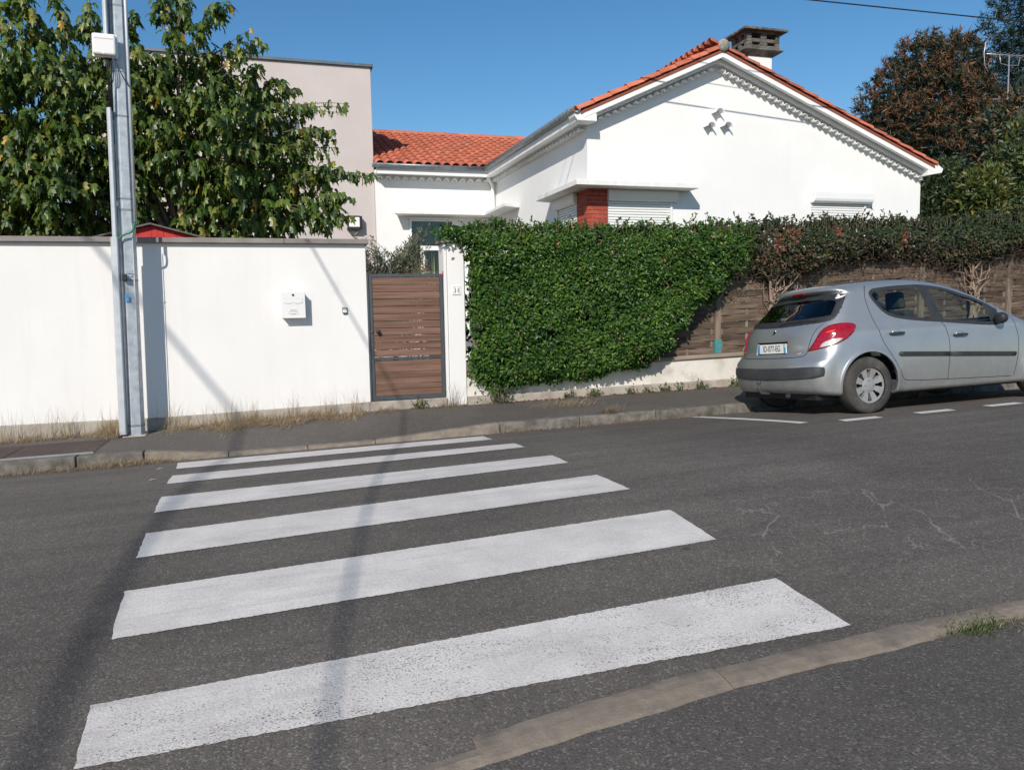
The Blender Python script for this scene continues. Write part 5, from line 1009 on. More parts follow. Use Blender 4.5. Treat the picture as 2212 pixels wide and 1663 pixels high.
for (x, y, lb) in ((-.98, 7.72, 'small pale leaf scrap on the road beside the farthest stripe'), (-.95, 7.0, 'small pale leaf scrap on the road beside the second stripe')):
    zc = zroad(x, y)+.006; o = MB().add([(x-.035, y-.02, zc), (x, y-.02, zc+.008), (x+.035, y+.02, zc+.002), (x-.005, y+.005, zc+.010)], [(0, 1, 3), (1, 2, 3)]).build('paper_scrap', MT['paper'], fixn=False); tag(o, lb, 'litter')
# ================================================================== silver hatchback (shape field, panels, details)
# ---- car hull signed field (metres; x from rear bumper forward, y<0 kerb-far.. near side, z up)
def smax(a,b,k):
    h=np.clip(.5-.5*(b-a)/k,0,1); return b+(a-b)*h+k*h*(1-h)
def lerp(xs,ys,x):
    # smooth (monotone-ish cubic) interpolation
    xs=np.asarray(xs,float);ys=np.asarray(ys,float)
    m=np.gradient(ys,xs); i=np.clip(np.searchsorted(xs,x)-1,0,len(xs)-2)
    h=xs[i+1]-xs[i]; t=np.clip((x-xs[i])/h,0,1)
    t2=t*t;t3=t2*t
    return (2*t3-3*t2+1)*ys[i]+(t3-2*t2+t)*h*m[i]+(-2*t3+3*t2)*ys[i+1]+(t3-t2)*h*m[i+1]
ZT=([-.2,.35,.6,.85,1.2,1.55,1.9,2.25,2.6,2.95,3.15,3.5,3.8,3.95,4.05],[1.38,1.425,1.445,1.468,1.488,1.492,1.458,1.365,1.215,1.045,.965,.88,.79,.71,.6])
XR=([.1,.2,.3,.4,.5,.58,.64,.70,.80,.92,.98,1.1,1.25,1.34,1.37,1.42,1.5],[.13,.085,.03,.005,.0,.015,.055,.085,.10,.145,.19,.30,.46,.545,.50,.48,.52])
XF=([.1,.25,.4,.55,.7,.9],[3.93,4.0,4.03,4.0,3.92,3.7])
WZ=([.1,.2,.3,.45,.6,.75,.9,.97,1.05,1.2,1.35,1.45],[.80,.825,.845,.862,.868,.862,.838,.812,.775,.71,.64,.58])
def hull(x,y,z):
    ay=np.abs(y)
    W=lerp(*WZ,z)
    tr=np.clip((.95-x)/.95,0,1.3); W=W-.075*tr**2.2-.05*tr*np.clip((z-.9)/.4,0,1)
    tf=np.clip((x-2.9)/1.1,0,1.2); W=W-.16*tf**2.5
    # wheel-arch flare
    for xc in (.72,3.27):
        r=np.hypot(x-xc,z-.30); W=W+.022*np.exp(-((r-.36)/.07)**2)*(z<1.0)
    # door waist crease
    W=W+.008*np.exp(-((z-.90)/.03)**2)
    ds=(ay-W)*.93
    zt=lerp(*ZT,x)-.05*(ay/.6)**2.4
    dt=(z-zt)*.9
    u=ay/.8
    xr=lerp(*XR,z)+(.13+.07*np.clip((z-.6)/.2,0,1))*u**3.6
    dr=(xr-x)*.8
    xf=lerp(*XF,z)-.32*u**3
    df=(x-xf)*.85
    zb=.20+.05*np.clip((.5-x)/.5,0,1)+.03*np.clip((x-3.4)/.6,0,1)
    db=zb-z
    d=smax(ds,dt,.10); d=smax(d,dr,.09); d=smax(d,df,.12); d=smax(d,db,.05)
    return d
def grad(fn,P,e=2e-3):
    x,y,z=P.T
    g=np.stack([fn(x+e,y,z)-fn(x-e,y,z),fn(x,y+e,z)-fn(x,y-e,z),fn(x,y,z+e)-fn(x,y,z-e)],1)
    return g/(np.linalg.norm(g,axis=1,keepdims=True)+1e-12)
def march(O,D,n=160,fn=hull,tmax=30):
    D=D/np.linalg.norm(D,axis=1,keepdims=True); t=np.zeros(len(O))
    for i in range(n):
        P=O+D*t[:,None]; d=fn(*P.T); t=t+np.clip(d,-.05,.6)*.75
    P=O+D*t[:,None]; return P,np.abs(fn(*P.T))<.01

def poly_sd(px, pz, P):   # signed distance to polygon (negative inside), vectorised
    P = np.asarray(P, float); d = np.full(px.shape, 1e9); s = np.ones(px.shape); n = len(P); j = n-1
    for i in range(n):
        ex, ez = P[j]-P[i]; wx = px-P[i, 0]; wz = pz-P[i, 1]; t = np.clip((wx*ex+wz*ez)/(ex*ex+ez*ez), 0, 1)
        d = np.minimum(d, (wx-ex*t)**2+(wz-ez*t)**2)
        c1 = pz >= P[i, 1]; c2 = pz < P[j, 1]; c3 = ex*wz > ez*wx
        flip = (c1 & c2 & c3) | (~c1 & ~c2 & ~c3); s = np.where(flip, -s, s); j = i
    return s*np.sqrt(d)
def smoothpoly(P, it=2):
    P = np.asarray(P, float)
    for _ in range(it): Q = np.roll(P, -1, 0); P = np.stack([.75*P+.25*Q, .25*P+.75*Q], 1).reshape(-1, 2)
    return P
DLO = [(.915, 1.300), (.965, 1.338), (1.02, 1.355), (1.31, 1.376), (1.604, 1.382), (1.734, 1.374), (1.969, 1.337), (2.134, 1.282), (2.393, 1.19), (2.62, 1.065), (2.57, .90), (2.482, .889), (2.127, .92), (1.78, .957), (1.652, .969), (1.396, .992), (1.138, 1.034), (1.032, 1.085), (.954, 1.196)]
RGL = [(-.66, 1.285), (-.56, 1.325), (-.3, 1.343), (0, 1.348), (.3, 1.343), (.56, 1.325), (.66, 1.285), (.715, 1.165), (.742, 1.07), (.715, 1.028), (.45, 1.008), (0, .995), (-.45, 1.008), (-.715, 1.028), (-.742, 1.07), (-.715, 1.165)]
DLOs, RGLs = smoothpoly(DLO), smoothpoly(RGL); DLO1 = smoothpoly(DLO, 1)
WSH = smoothpoly([(-.56, 1.40), (0, 1.43), (.56, 1.40), (.70, 1.05), (.66, 1.0), (0, .985), (-.66, 1.0), (-.70, 1.05)], 1)
WX = (.715, 3.265); WR = .31
def body(x, y, z):
    h = hull(x, y, z); ay = np.abs(y)
    cab = np.maximum.reduce([h+.04, .34-z, .28-x, x-3.0])
    d = np.maximum(h, -cab); full = d; k = np.abs(d) < .06
    x, y, z, ay, d = x[k], y[k], z[k], ay[k], d[k]
    for xc in WX:
        arch = np.maximum(np.hypot(x-xc, z-.315)-.362, .50-ay); d = np.maximum(d, -arch)
    def pcut(mask, fn):
        i = np.nonzero(mask)[0]; d[i] = np.maximum(d[i], -fn(x[i], y[i], z[i]))
    pcut((x > .86) & (x < 2.7) & (z > .84) & (z < 1.43) & (ay > .2), lambda X, Y, Z: poly_sd(X, Z, DLO1)+.012)
    pcut((x < .95) & (z > .96) & (z < 1.39) & (ay < .72), lambda X, Y, Z: poly_sd(Y/.95, Z, RGL)+.014)
    pcut((x > 1.78) & (z > .94) & (z < 1.47) & (ay < .74), lambda X, Y, Z: poly_sd(Y, Z, WSH))
    rec = np.maximum.reduce([np.abs(y)-.275, np.abs(z-.758)-.068, x-.1-.12*(z-.7)-.062]); d = np.maximum(d, -rec)
    full = full.copy(); full[k] = d; return full
def surface_nets(fn, lo, hi, h):
    lo = np.array(lo); n = np.ceil((np.array(hi)-lo)/h).astype(int)+1
    ax = [lo[i]+h*np.arange(n[i]) for i in range(3)]; V = np.empty(n, np.float32)
    for i0 in range(0, n[0], 24):
        X, Y, Z = np.meshgrid(ax[0][i0:i0+24], ax[1], ax[2], indexing='ij'); V[i0:i0+24] = fn(X, Y, Z)
    ins = V < 0; cn = n-1; c8 = [ins[i:cn[0]+i, j:cn[1]+j, k:cn[2]+k] for i in (0, 1) for j in (0, 1) for k in (0, 1)]
    s = sum(c.astype(np.int8) for c in c8); act = (s > 0) & (s < 8); idx = np.full(cn, -1, np.int64); cells = np.argwhere(act); idx[act] = np.arange(len(cells))
    acc = np.zeros((len(cells), 3)); cnt = np.zeros(len(cells)); cor = [(i, j, k) for i in (0, 1) for j in (0, 1) for k in (0, 1)]
    for a in range(8):
        for b in range(a+1, 8):
            A, B = np.array(cor[a]), np.array(cor[b])
            if np.abs(A-B).sum() != 1: continue
            va = V[tuple((cells+A).T)]; vb = V[tuple((cells+B).T)]; m = (va < 0) != (vb < 0)
            t = np.where(m, va/np.where(m, va-vb, 1), 0); acc += np.where(m[:, None], A+(B-A)*t[:, None], 0); cnt += m
    P = lo+h*(cells+acc/np.maximum(cnt, 1)[:, None]); F = []
    for axis in range(3):
        o1, o2 = [(1, 2), (2, 0), (0, 1)][axis]; d = np.eye(3, dtype=int)
        sl = [slice(1, -1)]*3; sl[axis] = slice(0, -1); a = ins[tuple(sl)]; sl2 = list(sl); sl2[axis] = slice(1, None); b = ins[tuple(sl2)]
        E_ = np.argwhere(a != b); off = np.ones(3, int); off[axis] = 0; E_ = E_+off
        fl = ins[tuple(E_.T)]; q = np.stack([idx[tuple((E_-d[o1]-d[o2]).T)], idx[tuple((E_-d[o2]).T)], idx[tuple(E_.T)], idx[tuple((E_-d[o1]).T)]], 1)
        ok = (q >= 0).all(1); q = q[ok]; fl = fl[ok]; q[~fl] = q[~fl][:, ::-1]; F.append(q)
    return P, np.concatenate(F)
XO, YO, ZO, CSX, CRL = 5.52, 7.71, .3479, .022, .07
ex = Vector((1, 0, CSX)).normalized(); ey = Vector((0, 1, -CRL)).normalized(); ez = ex.cross(ey)
car = thing('silver_car', 'silver five-door hatchback parked by the kerb in front of the fence', 'car')
BASE[car.name] = Vector((0, 0, 0))
car.matrix_world = Matrix(((ex.x, ey.x, ez.x, XO), (ex.y, ey.y, ez.y, YO), (ex.z, ey.z, ez.z, ZO), (0, 0, 0, 1)))
def carpaint():
    m, nt, b = newmat('silver_paint'); b.inputs['Metallic'].default_value = .6; b.inputs['Roughness'].default_value = .36; b.inputs['Coat Weight'].default_value = .9; b.inputs['Coat Roughness'].default_value = .03
    c = ramp(nt, noise(nt, coords(nt), 2.5, 6), [(.35, (.355, .365, .37)), (.7, (.41, .42, .425))])
    tc = nd(nt, 'TexCoord').outputs['Object']; z = nd(nt, 'SeparateXYZ', {0: tc}).outputs[2]
    dz = nd(nt, 'MapRange', {0: z, 1: .60, 2: .18, 3: 0, 4: .75}).outputs[0]; dn = nd(nt, 'MapRange', {0: noise(nt, coords(nt), 9, 6), 1: .3, 2: .75}).outputs[0]
    f = nd(nt, 'Math', {0: dz, 1: dn}, operation='MULTIPLY').outputs[0]; c = mixc(nt, f, c, (.24, .215, .18)); nt.links.new(c, b.inputs['Base Color'])
    nt.links.new(nd(nt, 'MapRange', {0: f, 3: .34, 4: .7}).outputs[0], b.inputs['Roughness']); return m
MT['paint'] = carpaint()
MT['trimblack'] = mat('car_black_trim', [(.022, .024, .026), (.035, .037, .04)], 8, .5, .1, 200)
MT['bumpblack'] = mat('bumper_black_plastic', [(.035, .038, .042), (.055, .058, .062)], 4, .6, .1, 200)
MT['carglass'] = glassmat('car_tinted_glass', (.60, .70, .64), 1.5)
MT['cloth'] = mat('car_interior_cloth', [(.05, .052, .056), (.08, .082, .086)], 6, .9)
def redlamp(name, c1, c2):
    m = mat(name, [c1, c2], 40, .12, spec=.6, coat=.5); return m
MT['lampred'] = redlamp('red_lamp_lens', (.20, .003, .009), (.36, .008, .016)); MT['lampclear'] = mat('clear_lamp_lens', [(.55, .52, .50), (.75, .73, .70)], 60, .15, spec=.7, metal=.3)
MT['lampor'] = mat('orange_red_lens', [(.75, .05, .015), (.8, .07, .02)], 40, .12, spec=.6)
V_, F_ = surface_nets(body, (-.06, -.96, .12), (4.1, .96, 1.56), .0185)
for _ in range(2):
    dv_ = body(*V_.T); g_ = grad(body, V_, 3e-3); V_ = V_-g_*np.clip(dv_, -.008, .008)[:, None]
Nn = grad(body, V_, 4e-3); cen = V_[F_].mean(1); hv = hull(*cen.T); inner = hv < -.02
# split the shell into panels
fx, fy, fz = cen.T
G1 = np.array([(.86, 1.345), (.836, 1.248), (.838, 1.017), (.895, .775), (1.004, .606), (1.111, .437), (1.181, .328)]); G2 = np.array([(1.66, 1.40), (1.742, .961), (1.797, .85), (1.816, .712), (1.801, .53), (1.779, .334)]); G3 = np.array([(2.80, 1.03), (2.797, .882), (2.827, .754), (2.816, .55), (2.782, .395), (2.764, .286)])
def gx(G, z): o = np.argsort(G[:, 1]); return np.interp(z, G[o, 1], G[o, 0])
side = (np.abs(fy) > .5) & (fz > .31) & (fz < 1.36) & ~inner
pan = np.full(len(F_), 0)
pan[side & (fx > gx(G1, fz)) & (fx < gx(G2, fz))] = 1; pan[side & (fx >= gx(G2, fz)) & (fx < gx(G3, fz))] = 2
pan[(pan > 0) & (fy > 0)] += 2
pan[~inner & (fz <= .647) & (fx < .45) & (pan == 0)] = 5
pan[~inner & (fz > .647) & (fz < 1.46) & (fx < .70) & (np.abs(fy) < .60+.12*(fz > 1)) & (pan == 0) & (Nn[F_].mean(1)[:, 0] < -.35)] = 6
pan[~inner & (fx > 3.05) & (fz > .78) & (pan == 0) & (np.abs(fy) < .66)] = 7
pan[inner] = 8
def submesh(mask, name, m):
    f = F_[mask]; u, inv = np.unique(f, return_inverse=True); return mesh_np(name, V_[u], inv.reshape(-1, 4), m, car, True, normals=Nn[u].tolist(), sub=False)
submesh(pan == 0, 'body_shell', MT['paint'])
doors = [submesh(pan == k, nm, MT['paint']) for k, nm in ((1, 'rear_door'), (2, 'front_door'), (3, 'rear_door'), (4, 'front_door'))]
bump = submesh(pan == 5, 'rear_bumper', MT['paint']); hatch = submesh(pan == 6, 'tailgate', MT['paint']); submesh(pan == 7, 'bonnet', MT['paint']); submesh(pan == 8, 'cabin_lining', MT['cloth'])
def proj(pts2, view, off):   # project 2-D points on the hull; view 'r','l' (x,z), 'b' rear (y,z), 'f'
    p = np.asarray(pts2, float); n = len(p)
    if view == 'r': O = np.stack([p[:, 0], np.full(n, -1.6), p[:, 1]], 1); D = np.tile([0, 1., 0], (n, 1))
    elif view == 'l': O = np.stack([p[:, 0], np.full(n, 1.6), p[:, 1]], 1); D = np.tile([0, -1., 0], (n, 1))
    elif view == 'b':   # rays fan round the rear corners
        t_ = np.clip((np.abs(p[:, 0])-.30)/.5, 0, 1)*1.0; D = np.stack([np.cos(t_), -np.sign(p[:, 0])*np.sin(t_), np.zeros(n)], 1)
        xt = lerp(*XR, p[:, 1])+.16*(np.abs(p[:, 0])/.8)**3.0; O = np.stack([xt, p[:, 0], p[:, 1]], 1)-D*.8
    else: O = np.stack([np.full(n, 4.6), p[:, 0], p[:, 1]], 1); D = np.tile([-1., 0, 0], (n, 1))
    P, ok = march(O, D, 70); return P+grad(hull, P)*off
def outward(V, F):
    V = np.asarray(V); F = np.array(F); c = V[F].mean(1); n = np.cross(V[F[:, 1]]-V[F[:, 0]], V[F[:, 2]]-V[F[:, 1]]); s_ = (n*grad(hull, c)).sum(1)
    if (s_ < 0).mean() > .5: F = F[:, ::-1]
    return F
def patch(name, poly, view, m, parent, off=.004, rings=7, thick=0, dense=3, inner_scale=0.0):
    P = np.asarray(poly, float); Q = []
    for i in range(len(P)):
        for k in range(dense): Q.append(P[i]+(P[(i+1) % len(P)]-P[i])*k/dense)
    Q = np.array(Q); c = P.mean(0); n = len(Q); L = [proj(c+(Q-c)*(1-(1-inner_scale)*r/rings), view, off) for r in range(rings+1)]
    Vv = np.concatenate(L); fs = [(r*n+i, r*n+(i+1) % n, (r+1)*n+(i+1) % n, (r+1)*n+i) for r in range(rings) for i in range(n)]
    if thick:
        base = proj(Q, view, -.002); k0 = len(Vv); Vv = np.concatenate([Vv, base]); fs += [(k0+i, k0+(i+1) % n, (i+1) % n, i) for i in range(n)]
    nb_ = grad(hull, Vv)
    o = mesh_np(name, Vv, outward(Vv, fs), m, parent, True, sub=False); return o
def ring(name, poly, view, m, parent, w0, w1, off=.005):   # band from polygon offset w0 to w1 (positive inwards)
    P = np.asarray(poly, float); n = len(P); T = np.roll(P, -1, 0)-np.roll(P, 1, 0); T /= np.linalg.norm(T, axis=1, keepdims=True); Nm = np.stack([-T[:, 1], T[:, 0]], 1)
    if ((P+Nm*.01-P.mean(0))**2).sum() > ((P-P.mean(0))**2).sum(): Nm = -Nm
    L = [proj(P+Nm*(w0+(w1-w0)*k/3), view, off if 0 < k < 3 else .0005) for k in range(4)]
    fs = [(r*n+i, r*n+(i+1) % n, (r+1)*n+(i+1) % n, (r+1)*n+i) for r in range(3) for i in range(n)]
    return mesh_np(name, np.concatenate(L), outward(np.concatenate(L), fs), m, parent, True, sub=False)
def stripe(name, pts, view, m, parent, w, off=.003, dens=8):
    P = []
    for a, b in zip(pts, pts[1:]): P += [np.array(a)+(np.array(b)-np.array(a))*k/dens for k in range(dens)]
    P.append(np.array(pts[-1])); P = np.array(P, float); T = np.gradient(P, axis=0); T /= np.linalg.norm(T, axis=1, keepdims=True)+1e-9; Nm = np.stack([-T[:, 1], T[:, 0]], 1)
    L = [proj(P-Nm*w/2, view, .0005), proj(P, view, off), proj(P+Nm*w/2, view, .0005)]; n = len(P)
    return mesh_np(name, np.concatenate(L), np.array([(r*n+i, r*n+i+1, (r+1)*n+i+1, (r+1)*n+i) for r in range(2) for i in range(n-1)]), m, parent, True, sub=False)
def smoothline(P): 
    P = np.asarray(P, float); 
    for _ in range(2): Q = [P[0]]; [Q.extend([.75*a+.25*b, .25*a+.75*b]) for a, b in zip(P, P[1:])]; Q.append(P[-1]); P = np.array(Q)
    return P
MT['gap'] = mat('panel_gap', [(.008, .008, .009), (.012, .012, .013)], 5, .8)
for view, dr, df in (('r', doors[0], doors[1]), ('l', doors[2], doors[3])):
    ring('window_surround', DLOs, view, MT['trimblack'], dr, -.014, .026)
    bp_ = [(1.604, 1.376), (1.734, 1.368), (1.795, .962), (1.655, .974)]
    patch('door_pillar_trim', bp_, view, MT['trimblack'], dr, .004, 3, dense=6)
    dl = np.array(DLOs); gl = patch('side_glass', DLOs, view, MT['carglass'], df, -.006, 8, dense=1)
    patch('quarter_trim', [(2.43, 1.165), (2.62, 1.062), (2.575, .905), (2.46, .90)], view, MT['trimblack'], df, .005, 3, dense=6)
    stripe('panel_gap', smoothline([(.93, 1.40), (.88, 1.35), (.838, 1.25), (.836, 1.017), (.895, .775), (1.004, .606), (1.111, .437), (1.15, .36), (1.20, .322), (1.9, .30), (2.72, .28)]), view, MT['gap'], dr, .007, .0015)
    stripe('panel_gap', smoothline([(1.742, .955), (1.797, .85), (1.816, .712), (1.801, .53), (1.779, .30)]), view, MT['gap'], df, .007, .0015)
    stripe('panel_gap', smoothline([(2.78, .99), (2.797, .882), (2.83, .754), (2.816, .55), (2.782, .395), (2.755, .285)]), view, MT['gap'], df, .007, .0015)
    patch('side_moulding', [(1.10, .625), (1.125, .648), (1.799, .612), (1.799, .563), (1.13, .598), (1.105, .606)], view, MT['trimblack'], dr, .014, 3, .014, 6)
    patch('side_moulding', [(1.805, .612), (2.76, .560), (2.775, .548), (2.772, .525), (2.755, .513), (1.805, .563)], view, MT['trimblack'], df, .014, 3, .014, 6)
    for (hx, hz, par) in ((1.09, .848, dr), (1.965, .790, df)):
        cup = [(hx+.052*math.cos(a), hz+.014+.034*math.sin(a)) for a in np.linspace(0, 2*math.pi, 24, endpoint=False)]
        patch('handle_recess', cup, view, MT['paint'], par, .004, 4, .004, 1)
        hd = [(hx-.098, hz), (hx-.085, hz+.016), (hx+.085, hz+.016), (hx+.098, hz), (hx+.085, hz-.016), (hx-.085, hz-.016)]
        patch('door_handle', smoothpoly(hd, 1), view, MT['trimblack'], par, .03, 4, .03, 2)
    for xc in WX:
        stripe('wheel_arch_lip', [(xc+.374*math.cos(a), .315+.374*math.sin(a)) for a in np.linspace(-.36, math.pi+.30, 40)], view, MT['paint'], car, .036, .007, 2)
    # tail lamps (wrap the corner): seen from the side
LPr = smoothpoly([(.143, .708), (.188, .805), (.239, .904), (.315, .965), (.426, .989), (.556, .985), (.594, .953), (.545, .893), (.447, .827), (.325, .769), (.205, .728)], 1)
LC = smoothpoly([(.205, .737), (.236, .788), (.305, .825), (.405, .830), (.330, .776)], 1); LO = smoothpoly([(.30, .905), (.36, .935), (.41, .925), (.34, .895)], 1)
def mapdiag(poly, sgn):   # lamp outline measured along the surface: cast diagonally at the rear corner
    p = np.asarray(poly, float); n = len(p); D = np.tile([.75, -.66*sgn, 0], (n, 1)); tgt = np.stack([p[:, 0], np.zeros(n), p[:, 1]], 1)
    return p, D
def lamp_patch(name, xyz, m, parent, off, rings=6, sgn=-1):
    """xyz: points on the near-side rear corner (measured); cast from the outside towards the corner axis"""
    A = np.array(xyz, float); A[:, 1] *= -sgn if sgn > 0 else 1
    d0 = np.array([.72, .69 if sgn < 0 else -.69, 0]); 
    Q = []
    for i in range(len(A)):
        for k in range(4): Q.append(A[i]+(A[(i+1) % len(A)]-A[i])*k/4)
    Q = np.array(Q); c = A.mean(0); L = []; n = len(Q)
    def cast(B):
        P, ok = march(B-d0*.6, np.tile(d0, (len(B), 1)), 80); return P+grad(hull, P)*off
    for r in range(rings+1): L.append(cast(c+(Q-c)*(1-r/rings)))
    P, ok = march(Q-d0*.6, np.tile(d0, (n, 1)), 80); L.append(P-grad(hull, P)*.002)
    V2 = np.concatenate(L); fs = [(r*n+i, r*n+(i+1) % n, (r+1)*n+(i+1) % n, (r+1)*n+i) for r in range(rings) for i in range(n)]+[((rings+1)*n+i, (rings+1)*n+(i+1) % n, (i+1) % n, i) for i in range(n)]
    return mesh_np(name, V2, outward(V2, fs), m, parent, True, sub=False)
LM = [(.143, -.586, .708), (.188, -.635, .805), (.239, -.667, .904), (.275, -.69, .943), (.315, -.708, .968), (.37, -.737, .985), (.426, -.767, .992), (.50, -.78, .992), (.556, -.79, .985), (.585, -.80, .970), (.590, -.808, .948), (.575, -.82, .925), (.539, -.835, .896), (.447, -.835, .827), (.385, -.822, .795), (.325, -.809, .769), (.26, -.75, .745), (.201, -.702, .728)]
LMC = [(.205, -.70, .742), (.222, -.71, .775), (.250, -.735, .803), (.302, -.778, .828), (.36, -.805, .834), (.402, -.826, .828), (.36, -.815, .797), (.325, -.809, .777), (.26, -.75, .752)]
LMO = [(.285, -.70, .893), (.30, -.705, .905), (.375, -.745, .925), (.39, -.75, .918), (.33, -.72, .90)]
for sgn in (-1, 1):
    lm = lamp_patch('tail_lamp', LM, MT['lampred'], car, .012, sgn=sgn)
    lamp_patch('reversing_lens', LMC, MT['lampclear'], lm, .0145, 4, sgn); lamp_patch('indicator_lens', LMO, MT['lampor'], lm, .0145, 3, sgn)
# rear window, spoiler trim, brake lamp, wiper, emblem, plate
patch('rear_glass', RGLs, 'b', MT['carglass'], hatch, .0, 8, dense=1); ring('rear_glass_seal', RGLs, 'b', MT['trimblack'], hatch, -.008, .062, .004)
patch('brake_lamp', smoothpoly([(-.12, 1.357), (-.12, 1.380), (.12, 1.380), (.12, 1.357)], 1), 'b', MT['lampred'], hatch, .012, 3, .012, 4)
stripe('wiper', [(-.02, 1.012), (-.2, 1.03), (-.40, 1.035), (-.56, 1.03)], 'b', MT['black'], hatch, .022, .022)
stripe('tailgate_gap', smoothline([(-.66, 1.0), (-.615, .95), (-.575, .71), (-.56, .66), (-.45, .647), (0, .645), (.45, .647), (.56, .66), (.575, .71), (.615, .95), (.66, 1.0)]), 'b', MT['gap'], hatch, .007, .0015)
patch('bumper_strip', smoothpoly([(-.80, .545), (-.815, .50), (-.80, .425), (-.4, .405), (0, .40), (.4, .405), (.80, .425), (.815, .50), (.80, .545), (.4, .535), (0, .53), (-.4, .535)], 1), 'b', MT['bumpblack'], bump, .010, 8, .010, 14)
def flat(name, pts, m, parent, y0, z0, s, xoff):   # small flat emblem on the tailgate
    xs = proj([(y0, z0)], 'b', xoff)[0, 0]; mb = MB(); mb.prism([(y0-a*s, z0+b*s) for a, b in pts], 'x', xs-.004, xs+.006); mb.v = [(x+(z-z0)*.45, y, z) for x, y, z in mb.v]; return mb.build(name, m, parent)
MT['chrome'] = mat('chrome', [(.70, .70, .71), (.75, .75, .76)], 5, .15, metal=1)
flat('emblem', [(-.5, -.5), (-.25, -.5), (-.1, -.1), (.05, -.5), (.3, -.5), (.12, .0), (.5, -.1), (.45, .05), (.15, .15), (.5, .25), (.42, .36), (.1, .3), (.12, .55), (-.2, .62), (-.3, .3), (-.5, .12), (-.42, .0), (-.22, .08)], MT['chrome'], hatch, -.002, .935, .052, .008)
def plate_x(z): return .158+(z-.70)*.12
MT['platewhite'] = mat('number_plate_white', [(.72, .72, .70), (.78, .78, .76)], 6, .4); MT['plateblue'] = mat('number_plate_blue', [(.05, .25, .55), (.07, .32, .62)], 6, .4); MT['ink'] = mat('black_ink', [(.012, .012, .013), (.02, .02, .02)], 6, .5)
pl = MB().box(.098, .112, -.262, .262, .70, .808).build('number_plate', MT['platewhite'], hatch, bevel=.003)
MB().box(.0965, .0978, .222, .26, .703, .805).build('blue_band', MT['plateblue'], pl); MB().box(.0965, .0978, -.26, -.222, .703, .805).build('blue_band', MT['plateblue'], pl)
MB().box(.0955, .0964, -.252, -.232, .77, .795).build('region_mark', mat('plate_yellow', [(.6, .6, .15), (.7, .68, .2)], 9, .5), pl)
text_mesh('ID-077-EG', .088, MT['ink'], 'plate_text', pl, (.0972, 0, .752), (0, -1, 0), (0, 0, 1), .0014).scale = (1, .84, 1.12)
xm = float(proj([(-.46, .69)], 'b', .002)[0, 0]); text_mesh('207', .05, MT['chrome'], 'model_badge', hatch, (xm-.003, -.47, .69), (.15, -1, 0), (.1, 0, 1), .003)
# tow ball, exhaust
tb = MB(); tb.tube([(.30, .06, .27), (.10, .06, .235), (-.03, .06, .25), (-.055, .06, .30), (-.055, .06, .345)], .017, 10); tb.lathe([(0, .03), (.016, .026), (.025, .01), (.025, -.005), (.014, -.022), (.012, -.04)], (-.055, .06, .37), 'z', 14); tb.build('tow_bar', MT['bumpblack'], car, smooth=True)
MB().tube([(.9, -.18, .22), (.35, -.18, .22), (.13, -.2, .215)], .028, 12).build('exhaust_pipe', MT['steel'], car, smooth=True)
MB().box(.16, 3.85, -.66, .66, .175, .33).build('underbody', MT['black'], car)  # black box drawn out rearward to deepen the shade under the bumper
# white sticker on the rear glass
stk = [(-.545, 1.318), (-.56, 1.322), (-.572, 1.305), (-.592, 1.296), (-.612, 1.298), (-.636, 1.306), (-.642, 1.30), (-.625, 1.278), (-.60, 1.268), (-.575, 1.268), (-.552, 1.282), (-.545, 1.30)]
patch('window_sticker', smoothpoly(stk, 1), 'b', MT['enamel'], hatch, .004, 3)
# door mirrors
for sg in (-1, 1):
    mm = MB(); pts = []
    for (xx, rz, ry) in ((2.46, .050, .052), (2.475, .062, .068), (2.51, .066, .072), (2.55, .055, .058), (2.575, .028, .03)):
        pts.append([(xx, sg*(.925+ry*math.cos(a)), .955+rz*math.sin(a)) for a in np.linspace(0, 2*math.pi, 16, endpoint=False)])
    mm.add([q for g in pts for q in g], [(r*16+i, r*16+(i+1) % 16, r*16+16+(i+1) % 16, r*16+16+i) for r in range(4) for i in range(16)]+[tuple(range(64, 80))]+[tuple(range(15, -1, -1))])
    mo = mm.build('door_mirror', MT['trimblack'], car, smooth=True)
    MB().tube([(2.51, sg*.78, .90), (2.515, sg*.85, .905), (2.515, sg*.89, .93)], [.035, .03, .035], 10).build('mirror_arm', MT['trimblack'], mo, smooth=True)
